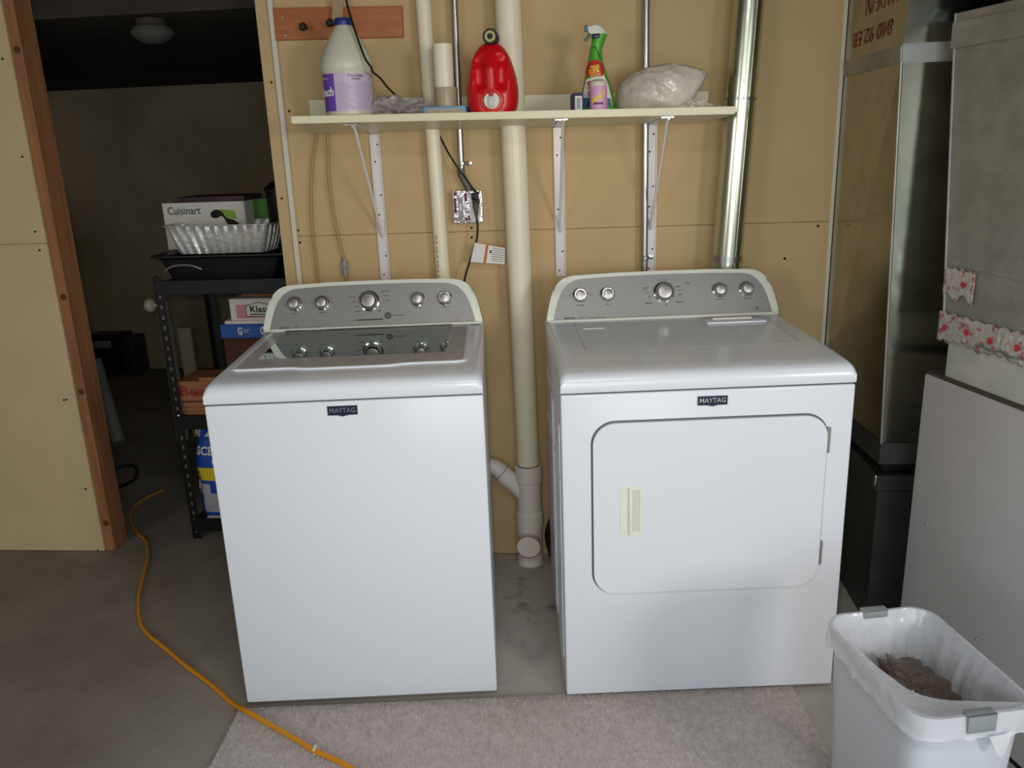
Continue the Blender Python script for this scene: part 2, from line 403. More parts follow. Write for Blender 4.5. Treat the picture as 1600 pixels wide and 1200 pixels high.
# ------------------------------------------------------------------ washer and dryer
TILT = math.radians(18)
FM = Matrix(((1, 0, 0, 0), (0, math.sin(TILT), -math.cos(TILT), 0.585), (0, math.cos(TILT), math.sin(TILT), 0.953), (0, 0, 0, 1)))
WASH = (Vector((-0.85076, -0.92287, 0)), 0.11165, 0.699)
DRY = (Vector((0.03898, -0.85672, 0)), 0.10343, 0.737)
def console_outline(W_, m=0.0, top=0.148, b=0.0):
    """side curves lean in toward a gently crowned top"""
    h = top-m; L = []
    def bez(p0, p1, p2, p3, n):
        for k in range(n):
            t = k/n; yield tuple(p0[i]*(1-t)**3+3*p1[i]*t*(1-t)**2+3*p2[i]*t*t*(1-t)+p3[i]*t**3 for i in (0, 1))
    x0 = m*1.9
    L += list(bez((x0+0.0, b), (x0+0.010, b+0.045), (x0+0.020, h-0.05), (x0+0.036, h-0.034), 8))
    L += list(bez((x0+0.036, h-0.034), (x0+0.052, h-0.012), (x0+0.068, h-0.006), (x0+0.105, h-0.003), 8))
    L += [(W_*0.3, h), (W_*0.5, h+0.001)]
    R = [(W_-x, y) for x, y in reversed(L[:-1])]
    return L+R
def badge(parent, u, z, w_=0.077, h_=0.025):
    M = at(u, -0.0005, z)
    hw, hh = w_/2, h_/2
    poly = [(-hw, hh), (-hw, -hh), (-hw*0.35, -hh-0.0005), (0, -hh-0.004), (hw*0.35, -hh-0.0005), (hw, -hh), (hw, hh)]
    p2 = [(x*0.955, y*0.9) for x, y in poly]
    bd = obj('badge', MB().prism(poly, 0, 0.0022, M), M_chrome, parent)
    obj('badge_plate', MB().prism(p2, 0.002, 0.003, M), M_navy, bd)
    obj('lettering', text('MAYTAG', w_*0.84, h_*0.5, M @ Matrix.Translation((0, 0.001, 0.0028)), 0.0012, bold=0.012), M_chrome, bd)
def knob(parent, u, s, r, first=None):
    M = FM @ Matrix.Translation((u, s, 0.003))
    k = obj('knob', MB().lathe([(r*1.12, 0), (r*1.12, 0.003), (r*1.0, 0.0045), (r*0.98, 0.012), (r*0.95, 0.019), (r*0.86, 0.0225), (r*0.74, 0.0225), (r*0.72, 0.021)], M=M, n=40), M_chrome, parent)
    obj('knob_cap', MB().lathe([(r*0.75, 0.018), (r*0.72, 0.0226), (r*0.55, 0.0236), (0.001, 0.024)], M=M, n=40), M_knob, k)
    obj('pointer', MB().box(-0.0012, 0.0012, r*0.72, r*0.97, 0.020, 0.0232, M=M), M_black, k)
def dashes(mb, pts, M):
    for u, s, wd, h in pts: mb.box(u-wd/2, u+wd/2, s-h/2, s+h/2, 0.0028, 0.0034, M=M)
def machine(kind):
    base, rot, W_ = WASH if kind == 'washer' else DRY
    washer = kind == 'washer'
    t = thing('washing_machine' if washer else 'clothes_dryer',
              'white top-loading washing machine with glass lid and grey five-knob console, left of the pipe' if washer else
              'white front-door clothes dryer with grey five-knob console, right of the pipe',
              'washer' if washer else 'dryer', base, rot)
    D = 0.665
    # cabinet
    c = MB()
    if washer:
        for a in ((0, W_, 0, 0.02, 0.02, 0.888), (0, 0.02, 0.02, D, 0.02, 0.888), (W_-0.02, W_, 0.02, D, 0.02, 0.888), (0.02, W_-0.02, D-0.02, D, 0.02, 0.888), (0.02, W_-0.02, 0.02, D-0.02, 0.02, 0.05)):
            c.box(*a, 0.004 if a[3] < 0.03 else 0, 3)
    else:
        c.box(0, W_, 0, D, 0.02, 0.888, 0.005, 3)
    obj('cabinet', c, M_enamel, t)
    obj('seam', MB().box(0.004, W_-0.004, 0.004, D-0.002, 0.886, 0.895), M_gap, t)
    # top: profile in depth and height, rounded along the front, softer at the sides
    prof = [(0.0, 0.893), (-0.002, 0.898), (-0.001, 0.915), (0.003, 0.927), (0.011, 0.935), (0.028, 0.940), (0.07, 0.943), (0.30, 0.948), (0.59, 0.953)]
    NU = 40
    def side(u, z, v):
        d = min(u, W_-u); R = 0.016
        return z-(0.012*(1-min(1, d/R))**2 if z > 0.925 else 0)
    tb = MB()
    us = [0, 0.002, 0.005, 0.009, 0.014, 0.02]+[0.02+(W_-0.04)*k/20 for k in range(1, 20)]+[W_-x for x in (0.02, 0.014, 0.009, 0.005, 0.002, 0)]
    if washer:
        # deck with an opening for the tub: front band, two sides
        u0, u1, v0 = 0.062, W_-0.062, 0.205
        pf = [q for q in prof if q[0] < 0.1]+[(v0, 0.9445)]
        tb.rings([[Vector((u, v, side(u, z, v))) for v, z in pf]+[Vector((u, v0, 0.925)), Vector((u, v0-0.01, 0.893))] for u in us], closed=True)
        for a, b in ((0, u0), (u1, W_)):
            uu = sorted({u for u in us if a <= u <= b} | {a, b})
            tb.rings([[Vector((u, v0, side(u, 0.9445, 1))), Vector((u, 0.59, side(u, 0.9475, 1))), Vector((u, 0.66, 0.948)), Vector((u, 0.66, 0.893)), Vector((u, v0, 0.893))] for u in uu], closed=True)
    else:
        pf = prof+[(0.66, 0.953), (0.66, 0.893)]
        tb.rings([[Vector((u, v, side(u, z, v))) for v, z in pf] for u in us], closed=True)
    obj('top_panel', tb, M_enamel, t, smooth=40)
    # console
    co = MB(); co.prism(console_outline(W_), -0.055, 0.0, FM, 0.006, 3)
    obj('console', co, M_plasticw, t, smooth=50)
    back = MB()                                                       # rear of the console down to the cabinet
    back.box(0.012, W_-0.012, 0.60, 0.675, 0.90, 0.985, 0.006)
    back.prism([(x*0.9+W_*0.05, y*0.93) for x, y in console_outline(W_)], -0.085, -0.05, FM)
    obj('console_rear', back, M_plasticw, t)
    face = MB(); face.prism(console_outline(W_, 0.013, 0.149, 0.006), 0.0, 0.0026, FM, 0.001, 1)
    obj('control_panel', face, M_silver, t)
    # chrome-white sill below the console
    obj('console_sill', MB().box(0.006, W_-0.006, -0.003, 0.004, 0.0, 0.008, 0.002, M=FM), M_plasticw, t)
    pr = MB()
    if washer:
        for u, r in ((0.105, 0.0205), (0.192, 0.0205), (0.340, 0.029), (0.494, 0.0205), (0.580, 0.0205)): knob(t, u, 0.083, r)
        dashes(pr, [(0.105, 0.053, 0.020, 0.0022), (0.192, 0.053, 0.024, 0.0022), (0.494, 0.056, 0.022, 0.0016), (0.582, 0.055, 0.026, 0.0016),
                    (0.285, 0.098, 0.026, 0.0018), (0.292, 0.083, 0.014, 0.0024), (0.300, 0.067, 0.008, 0.0018), (0.305, 0.052, 0.02, 0.0026), (0.34, 0.048, 0.018, 0.0014), (0.372, 0.051, 0.010, 0.0026),
                    (0.395, 0.098, 0.016, 0.0018), (0.398, 0.083, 0.018, 0.0016), (0.392, 0.112, 0.03, 0.0016),
                    (0.340, 0.024, 0.082, 0.0048), (0.29, 0.024, 0.012, 0.0012), (0.43, 0.034, 0.036, 0.0022), (0.62, 0.012, 0.008, 0.0016),
                    (0.072, 0.083, 0.01, 0.001), (0.138, 0.083, 0.010, 0.001), (0.160, 0.083, 0.008, 0.001), (0.224, 0.083, 0.01, 0.001)], FM)
        pr.lathe([(0.011, 0.0027), (0.011, 0.0034)], (0.398, 0.0345, 0), M=FM, n=28)
        tx = (('BRAVOS', 0.070, 0.0085, 0.030, 0.0052, 0.03), ('MCT', 0.109, 0.0085, 0.012, 0.0045, 0))
        obj('lettering', text('HE', 0.011, 0.007, FM @ Matrix.Translation((0.398, 0.0345, 0.0034)), 0.0006), M_silver, t)
    else:
        for u, r in ((0.110, 0.0205), (0.196, 0.0205), (0.374, 0.029), (0.550, 0.0205), (0.635, 0.0205)): knob(t, u, 0.080, r)
        dashes(pr, [(0.110, 0.049, 0.024, 0.0022), (0.196, 0.049, 0.012, 0.0022), (0.550, 0.052, 0.028, 0.0016), (0.637, 0.052, 0.024, 0.0016),
                    (0.316, 0.096, 0.016, 0.002), (0.316, 0.091, 0.012, 0.0014), (0.320, 0.080, 0.014, 0.0012), (0.328, 0.069, 0.008, 0.0024), (0.325, 0.047, 0.022, 0.003), (0.380, 0.040, 0.005, 0.004),
                    (0.418, 0.096, 0.014, 0.002), (0.424, 0.084, 0.016, 0.0012), (0.424, 0.070, 0.012, 0.003), (0.423, 0.047, 0.024, 0.0026), (0.45, 0.105, 0.016, 0.0024), (0.374, 0.118, 0.04, 0.0012),
                    (0.665, 0.014, 0.030, 0.0014), (0.665, 0.020, 0.010, 0.004), (0.072, 0.080, 0.016, 0.001), (0.144, 0.080, 0.014, 0.001)], FM)
        tx = (('BRAVOS', 0.075, 0.0095, 0.034, 0.0056, 0.04), ('MCT', 0.112, 0.0095, 0.014, 0.0045, 0))
    setp(obj('dial_marks', pr, M_print, t), kind='stuff')
    for s_, u, s, w_, h_, bo in tx:
        obj('lettering', text(s_, w_, h_, FM @ Matrix.Translation((u, s, 0.0027)), 0.0006, bold=bo), M_print, t)
    dsh = MB(); dashes(dsh, [(0.16, 0.0085, 0.06, 0.0008)], FM); obj('fine_print', dsh, M_print, t)
    for u, v in ((0.05, 0.05), (W_-0.05, 0.05), (0.05, 0.6), (W_-0.05, 0.6)):
        obj('foot', MB().lathe([(0.020, 0.0), (0.022, 0.006), (0.012, 0.010), (0.012, 0.024)], (u, v, 0), n=16), M_black, t)
    badge(t, 0.344 if washer else 0.379, 0.8645 if washer else 0.861)
    if washer:
        # lid with glass
        lz = lambda v: 0.9475+(v-0.13)*0.0125
        TM = Matrix.Translation((0, 0, 0.9363)) @ Matrix.Rotation(math.atan(0.0125), 4, 'X')
        n = 8
        outer = rrect(0.034, 0.656, 0.130, 0.589, 0.022, n)
        # handle lip bulges at the front edge
        outer = [(x, y-0.012*max(0, min(1, (0.14-abs(x-0.345))/0.035)) if y < 0.14 else y) for x, y in outer]
        # refine straight front run so that the lip has a shape
        k = 3*(n+1)
        lip = [(0.034+0.022+(0.622-0.044)*i/24, 0.130) for i in range(1, 24)]
        lip = [(x, y-0.014*max(0, min(1, (0.150-abs(x-0.345))/0.04))) for x, y in lip]
        inner = rrect(0.078, 0.598, 0.232, 0.580, 0.006, n)
        li = [(0.084+(0.508)*i/24, 0.232) for i in range(1, 24)]
        outer = outer[:k]+lip+outer[k:]; inner = inner[:k]+li+inner[k:]
        fr = ringprism(MB(), outer, inner, 0.0, 0.009, TM)
        lid = obj('lid', fr, M_lid, t, smooth=40)
        rim = ringprism(MB(), [(0.345+(x-0.345)*1.004, 0.36+(y-0.36)*1.008) for x, y in outer], [(0.345+(x-0.345)*0.975, 0.36+(y-0.36)*0.967) for x, y in outer], 0.0, 0.0105, TM)
        obj('lid_rim', rim, M_enamel, lid)
        obj('lid_glass', MB().prism(rrect(0.076, 0.600, 0.230, 0.582, 0.006, 4), 0.005, 0.0085, TM), M_glass, lid)
        obj('hinge_cover', MB().box(0.075, 0.60, 0.566, 0.584, 0.006, 0.0115, 0.001, M=TM), mat('smoke_trim', srgb(70, 66, 66), 0.4), lid)
        obj('lid_label', MB().box(0.128, 0.205, 0.570, 0.576, 0.0116, 0.0122, M=TM), M_white, lid)
        obj('lid_gap', MB().box(0.657, 0.663, 0.14, 0.585, -0.001, 0.0012, M=TM), M_gap, lid)
        # tub inside
        cx, cy = 0.345, 0.345
        tub = MB().lathe([(0.262, 0.885), (0.255, 0.87), (0.255, 0.34), (0.24, 0.32), (0.03, 0.32)], (cx, cy, 0), n=48, cap=False)
        tu = obj('tub', tub, M_steel, t)
        obj('tub_ring', MB().lathe([(0.300, 0.885), (0.300, 0.918), (0.285, 0.925), (0.262, 0.920), (0.250, 0.86), (0.257, 0.85), (0.30, 0.885)], (cx, cy, 0), n=56, cap=False), M_tubring, tu)
        obj('agitator', MB().lathe([(0.20, 0.33), (0.18, 0.36), (0.07, 0.39), (0.05, 0.47), (0.048, 0.49), (0.001, 0.50)], (cx, cy, 0), n=32, cap=False), M_tubring, tu)
        hl = MB()
        for ring in range(5):
            for k in range(36):
                a = 2*PI*(k+0.5*(ring % 2))/36; z = 0.80-ring*0.05
                M = Matrix.Translation((cx+0.2545*math.cos(a), cy+0.2545*math.sin(a), z)) @ Matrix.Rotation(a, 4, 'Z') @ Matrix.Rotation(-PI/2, 4, 'Y')
                hl.lathe([(0.004, 0), (0.004, 0.0008)], M=M, n=8)
        setp(obj('drain_holes', hl, M_hole, tu), kind='stuff')
        # inner wall of the deck
        dk = MB()
        dk.box(0.045, W_-0.045, 0.585, 0.60, 0.80, 0.945); dk.box(0.045, 0.06, 0.2, 0.6, 0.80, 0.945); dk.box(W_-0.06, W_-0.045, 0.2, 0.6, 0.80, 0.945)
        obj('deck_lining', dk, M_tubring, t)
        for u in (0.13, 0.26, 0.40, 0.53):
            obj('bumper', MB().lathe([(0.006, 0), (0.006, 0.006), (0.001, 0.008)], (u, 0.585, 0.925), 'y', 12), M_chrome, t)
    else:
        # door
        x0, x1, z0, z1 = 0.074, 0.676, 0.332, 0.817
        M = at(0, 0, 0)
        oo = rrect(x0, x1, z0, z1, 0.062, 12); ii = rrect(x0+0.0045, x1-0.0045, z0+0.0045, z1-0.0045, 0.058, 12)
        obj('door_groove', ringprism(MB(), oo, ii, -0.001, 0.0012, M), M_gap, t)
        dr = MB(); dr.prism(rrect(x0+0.0045, x1-0.0045, z0+0.0045, z1-0.0045, 0.058, 12), 0.0, 0.010, M, 0.004, 3)
        door = obj('door', dr, M_enamel, t, smooth=40)
        h = ringprism(MB(), rrect(0.147, 0.204, 0.504, 0.644, 0.003, 2), rrect(0.176, 0.198, 0.516, 0.632, 0.003, 2), 0.009, 0.0118, M)
        hd = obj('handle', h, mat('ivory_plastic', srgb(226, 226, 214), 0.35), door)
        obj('handle_grip', MB().prism([(0.168, 0.508), (0.178, 0.516), (0.178, 0.632), (0.168, 0.640)], 0.010, 0.020, M, 0.003, 2), MATS['ivory_plastic'], door)
        obj('handle_recess', MB().box(0.176, 0.198, 0.516, 0.632, 0.0098, 0.0104, M=M), mat('ivory_recess', srgb(206, 206, 196), 0.5), door)
        for z in (0.745, 0.430):
            obj('hinge', MB().prism(rrect(x1-0.006, x1+0.004, z-0.034, z+0.034, 0.002, 2), 0.0, 0.009, M, 0.001, 1), M_knob, t)
        # pressed outline on the top, lint-screen cover and slot
        TM = Matrix.Translation((0, 0, 0.9466)) @ Matrix.Rotation(math.atan(0.0155), 4, 'X')
        pz = lambda v: 0.948+(v-0.30)*0.0172
        q = ringprism(MB(), rrect(0.085, 0.677, 0.215, 0.60, 0.03, 8), rrect(0.0865, 0.6755, 0.2165, 0.60, 0.0285, 8), 0.0, 0.0005, Matrix.Translation((0, 0.0, 0.94295)) @ Matrix.Rotation(math.atan(0.0172), 4, 'X'))
        obj('pressed_outline', q, mat('outline_shade', srgb(178, 178, 182), 0.3), t)
        SM = Matrix.Translation((0, 0.30, 0.948)) @ Matrix.Rotation(math.atan(0.0172), 4, 'X')
        ls = MB().box(0.48, 0.66, 0.17, 0.245, 0.0, 0.006, 0.0025, 2, M=SM)
        l = obj('lint_screen_cover', ls, M_enamel, t)
        obj('lint_screen_grip', MB().box(0.505, 0.625, 0.205, 0.225, 0.005, 0.010, 0.002, 2, M=SM), M_white, l)
        obj('top_slot', MB().box(0.105, 0.170, 0.172, 0.182, 0.0, 0.002, 0.0006, 1, M=SM), M_white, t)
        # ribs pressed in the left side sheet, visible in the gap
        sd = MB()
        for v0, v1, z0, z1 in ((0.06, 0.30, 0.79, 0.80), (0.06, 0.30, 0.64, 0.65), (0.34, 0.60, 0.79, 0.80), (0.34, 0.60, 0.64, 0.65), (0.06, 0.07, 0.1, 0.80), (0.29, 0.30, 0.1, 0.8), (0.34, 0.35, 0.1, 0.8)):
            sd.box(-0.003, 0.001, v0, v1, z0, z1, 0.001, 1)
        obj('side_rib', sd, M_enamel, t)
    return t
machine('washer'); machine('dryer')

# ------------------------------------------------------------------ shelf and brackets
def shz(x, y):
    """top of the shelf board"""
    k = (x+0.78)/1.3; zb = 1.548+(1.538-1.548)*k; zf = 1.577+(1.554-1.577)*k
    return zb+(zf-zb)*(-y/0.3)+0.021
sb = MB()
cn = [(-0.798, -0.024), (0.504, -0.024), (0.536, -0.3), (-0.767, -0.3)]
lo = [Vector((x, y, shz(x, y)-0.021)) for x, y in cn]; hi = [Vector((x, y, shz(x, y))) for x, y in cn]
sb.rings([lo, hi]); bmesh.ops.bevel(sb.bm, geom=sb.bm.edges[:], offset=0.003, segments=2, affect='EDGES')
setp(obj('wall_shelf', sb, M_shelf), 'long cream wall shelf board above the washer and dryer', 'shelf')
cl = MB(); cl.prism([(-0.797, 1.556), (0.497, 1.540), (0.497, 1.634), (-0.797, 1.659)], 0.003, 0.022, at(0, 0, 0), 0.002, 1)
setp(obj('cleat_board', cl, M_shelfu), 'pale upright board along the wall behind the shelf', 'board')

def bracket(X, tipx, label):
    t = thing('shelf_bracket', label, 'bracket', (X, 0, 1.055), 0, 'white metal brackets under the wall shelf')
    b = MB(); b.box(-0.017, 0.017, -0.003, 0, 0, 0.487, 0.001, 1)
    b.box(-0.017, -0.0145, -0.010, 0, 0.0, 0.487); b.box(0.0145, 0.017, -0.010, 0, 0.0, 0.487)
    obj('wall_plate', b, M_bracket, t)
    h = MB(); dx = tipx-X; zt = 1.559-1.055
    z1 = shz(X, -0.03)-0.0215-1.055; z2 = shz(X, -0.27)-0.0215-1.055
    h.rings([[Vector((-0.015, -0.0, z1-0.003)), Vector((0.015, -0.0, z1-0.003)), Vector((0.015, -0.0, z1-0.0005)), Vector((-0.015, 0, z1-0.0005))],
             [Vector((dx-0.014, -0.27, z2-0.003)), Vector((dx+0.014, -0.27, z2-0.003)), Vector((dx+0.014, -0.27, z2)), Vector((dx-0.014, -0.27, z2))]])
    obj('shelf_arm', h, M_bracket, t)
    s = MB(); s.tube([(0, -0.006, 0.150), (0.0, -0.02, 0.172), (dx*0.9, -0.235, z2-0.016), (dx*0.95, -0.25, z2-0.006)], 0.0045, 8, smooth=False)
    s.prism([(-0.012, 0), (0.012, 0), (0.007, -0.05), (-0.007, -0.05)], 0.003, 0.012, Matrix.Translation((0, 0, 0.205)) @ FRONT, 0.002)
    obj('diagonal_brace', s, M_bracket, t)
    q = MB()
    for i, z in enumerate((0.02, 0.085, 0.225, 0.29, 0.40, 0.455)):
        q.lathe([(0.003, 0), (0.003, 0.0006)], ((-0.006, 0.006)[i % 2], -0.003, z), 'y', 10)
    setp(obj('screw_holes', q, M_hole, t), kind='stuff')
    tab = MB().box(dx-0.024, dx+0.012, -0.275, -0.262, z2-0.004, z2-0.001); tab.lathe([(0.004, 0), (0.004, 0.004)], (dx, -0.268, z2-0.009), 'z', 8)
    obj('end_tab', tab, M_chrome, t)
    return t
bracket(-0.589, -0.592, 'white shelf bracket behind the washer, under the bleach jug')
bracket(0.021, 0.044, 'white shelf bracket just right of the thick white drain pipe')
bracket(0.322, 0.352, 'white shelf bracket beside the thin metal conduit, nearest the silver vent pipe')

# ------------------------------------------------------------------ pipes
t = thing('drain_pipe', 'thick white plastic drain pipe running floor to ceiling between the machines', 'pipe', (-0.115, -0.055, 0))
obj('pipe', MB().cyl((-0.108, -0.055, 0.30), (-0.132, -0.05, 2.44), 0.0405, 36), M_pvc, t, world=True)
top = Vector((-0.109, -0.055, 0))
obj('coupling', MB().lathe([(0.046, 0.325), (0.050, 0.328), (0.050, 0.385), (0.046, 0.388), (0.041, 0.388)], (-0.109, -0.055, 0), n=36), M_pvcw, t, world=True)
obj('wye_fitting', MB().cyl((-0.110, -0.055, 0.16), (-0.109, -0.055, 0.33), 0.0455, 36).lathe([(0.0505, 0.155), (0.0505, 0.205), (0.046, 0.21)], (-0.110, -0.055, 0), n=36), M_pvcw, t, world=True)
br = MB().cyl((-0.115, -0.055, 0.26), (-0.185, -0.055, 0.335), 0.030, 28).cyl((-0.172, -0.055, 0.321), (-0.212, -0.055, 0.362), 0.0335, 28)
obj('branch_inlet', br, M_pvcw, t, world=True)
obj('branch_elbow', MB().tube([(-0.200, -0.055, 0.350), (-0.222, -0.055, 0.372), (-0.25, -0.055, 0.382), (-0.33, -0.055, 0.385), (-0.40, -0.055, 0.385)], 0.029, 24), M_pvcw, t, world=True)
obj('primer_line', MB().cyl((-0.207, -0.055, 0.3565), (-0.2085, -0.055, 0.358), 0.0342, 28).lathe([(0.0412, 0.388), (0.0412, 0.391)], (-0.109, -0.055, 0), n=36), M_purple, t, world=True)
ct = MB().lathe([(0.0465, 0.0), (0.0465, 0.16)], (-0.112, -0.055, 0), n=36)
ct.lathe([(0.040, 0.0), (0.040, 0.065), (0.044, 0.066), (0.044, 0.085)], (-0.112, -0.045, 0.098), 'y', 36)
obj('cleanout_tee', ct, M_pvcw, t, world=True)
pg = MB().lathe([(0.039, 0.084), (0.039, 0.088)], (-0.112, -0.045, 0.098), 'y', 36)
cpl = obj('cleanout_plug', pg, M_pvcw, t, world=True)
obj('primer_ring', ringprism(MB(), [(0.0452*math.cos(a*PI/18), 0.0452*math.sin(a*PI/18)) for a in range(36)], [(0.0415*math.cos(a*PI/18), 0.0415*math.sin(a*PI/18)) for a in range(36)], 0.0, 0.0015, at(-0.112, -0.1305, 0.098)), mat('primer_brown', srgb(160, 110, 100), 0.6), t, world=True)
obj('plug_key', ringprism(MB(), [(-0.017, -0.016), (-0.019, 0.006), (0.001, 0.023), (0.021, 0.004), (0.014, -0.017)], [(-0.011, -0.012), (-0.013, 0.004), (0.001, 0.015), (0.014, 0.002), (0.009, -0.012)], 0, 0.005, at(-0.112, -0.133, 0.098)), M_pvcw, t, world=True)

t = thing('vent_stack_pipe', 'slim white plastic pipe on the wall behind the washer', 'pipe', (-0.38, -0.03, 0))
obj('pipe', MB().cyl((-0.372, -0.03, 0.4), (-0.402, -0.03, 2.44), 0.0242, 28), M_pvc, t, world=True)
for z in (1.10, 1.13, 1.15, 1.175, 1.19, 1.21): pass
pm = MB()
for i in range(9): pm.box(-0.395, -0.3925, -0.0545, -0.0535, 1.07+i*0.016, 1.07+i*0.016+0.007+0.003*(i % 3))
obj('pipe_print', pm, mat('pipe_print', srgb(120, 100, 90), 0.6), t, world=True)

def conduit(name, label, pts, r, clamps=()):
    t = thing(name, label, 'conduit', pts[0])
    obj('pipe', MB().tube(pts, r, 18, smooth=False), M_emt, t, world=True)
    for x, z in clamps:
        c = MB().lathe([(r+0.0015, -0.007), (r+0.003, -0.005), (r+0.003, 0.005), (r+0.0015, 0.007)], (x, pts[0][1], z), n=20)
        c.box(x+r, x+0.030, -0.006, 0.0, z-0.008, z+0.006, 0.001)
        obj('pipe_strap', c, M_emt, t, world=True)
    return t
conduit('electrical_conduit', 'thin galvanized conduit running down to the outlet box', [(-0.300, -0.03, 1.42), (-0.292, -0.03, 2.44)], 0.0105, ((-0.298, 1.44),))
cc = MB().tube([(-0.302, -0.03, 1.425), (-0.302, -0.03, 1.405), (-0.282, -0.028, 1.365), (-0.279, -0.027, 1.350)], 0.0125, 16, smooth=False)
setp(obj('conduit_connector', cc, mat('zinc_connector', srgb(110, 108, 104), 0.5, metal=0.6)), 'short bent grey connector joining the conduit to the outlet box', 'connector')
conduit('electrical_conduit', 'thin galvanized conduit beside the right shelf bracket, ending behind the dryer', [(0.301, -0.03, 0.3), (0.298, -0.03, 2.44)], 0.0115, ((0.301, 1.115),))

# vent pipe of the dryer
t = thing('dryer_vent_pipe', 'shiny round metal vent pipe rising behind the dryer to the ceiling', 'duct', (0.53, -0.085, 0.2))
A = Y(1134, 424, -0.085); B = Y(1170, 3, -0.085); d = (B-A)/(B.z-A.z)
P = lambda z: A+d*(z-A.z)
obj('pipe_section', MB().cyl(P(0.35), P(1.60), 0.0465, 44), M_vent, t, world=True)
obj('pipe_section', MB().cyl(P(1.575), P(2.44), 0.0445, 44), M_vent, t, world=True)
obj('joint_band', MB().cyl(P(1.598), P(1.607), 0.0475, 44), M_emt, t, world=True)
obj('joint_band', MB().cyl(P(1.105), P(1.125), 0.0485, 44), M_emt, t, world=True)
obj('seam_rib', MB().cyl(P(0.4)+Vector((0.02, -0.0425, 0)), P(2.4)+Vector((0.019, -0.0405, 0)), 0.0018, 8), M_vent, t, world=True)

# black hose low between pipe and dryer
hs = MB().tube([(-0.02, -0.045, 0.02), (-0.035, -0.06, 0.10), (-0.02, -0.07, 0.17), (0.03, -0.06, 0.24), (0.10, -0.05, 0.26)], 0.022, 16)
setp(obj('black_hose', hs, M_black), 'black hose curving behind the dryer near the floor', 'hose')

# clear tubes under the shelf
def pp(L, y): return [Y(px, py, y) for px, py in L]
pts = [Y(494, 165, -0.012)]+pp([(494, 212), (488, 260), (486, 310), (488, 360), (494, 410), (497, 445), (502, 500)], -0.018)
setp(obj('clear_tube', MB().tube(pts, 0.0062, 12), M_tube), 'clear plastic tube on the wall, nearest the doorway', 'tube')
t = thing('clear_tube', 'clear plastic tube with a grey inline fitting above the washer console', 'tube', (-0.72, -0.018, 1.06))
pts = [Y(512, 165, -0.012)]+pp([(512, 212), (513, 260), (516, 300), (524, 350), (532, 385), (538, 410), (541, 440), (544, 490)], -0.018)
obj('tube', MB().tube(pts, 0.0062, 12), M_tube, t, world=True)
a, b = Y(538, 408, -0.018), Y(540, 431, -0.018)
obj('inline_fitting', MB().cyl(a, a+(b-a)*0.45, 0.0105, 16).cyl(a+(b-a)*0.52, b, 0.0105, 16).cyl(a+(a-b)*0.25, b, 0.006, 12), M_grey, t, world=True)

# peg rail
t = thing('peg_rail', 'stained wooden peg rail screwed to the wall at top left', 'rail', (-0.68, 0, 1.838))
pr = MB(); pr.prism([(-0.888, 1.846), (-0.469, 1.836), (-0.466, 1.928), (-0.886, 1.942)], 0.0, 0.019, at(0, 0, 0), 0.002)
obj('board', pr, M_pegwood, t, world=True)
for px, py in ((474, 42), (516, 36)):
    p = Y(px, py, -0.05)
    obj('peg', MB().lathe([(0.006, 0), (0.006, 0.022), (0.011, 0.028), (0.013, 0.036), (0.008, 0.042), (0.001, 0.043)], (p.x, -0.018, p.z), 'y', 18), M_black, t, world=True)
for px, py in ((446, 55), (441, 27), (579, 21), (580, 50)):
    p = Y(px, py, -0.02)
    obj('screw', MB().lathe([(0.0035, 0), (0.003, 0.0012)], (p.x, -0.019, p.z), 'y', 10), M_knob, t, world=True)
sc = MB(); a = Y(522, -30, -0.045); b = Y(538, -30, -0.045); c = Y(518, 34, -0.045)
sc.rings([[a, b, b+Vector((0, 0.004, 0)), a+Vector((0, 0.004, 0))], [Vector((c.x, -0.045, c.z)), Vector((c.x+0.035, -0.045, c.z)), Vector((c.x+0.035, -0.041, c.z)), Vector((c.x, -0.041, c.z))]])
setp(obj('hanging_strap', sc, mat('strap_cloth', srgb(170, 140, 108), 0.8)), 'tan strap hanging from the peg behind the bleach cap', 'strap')

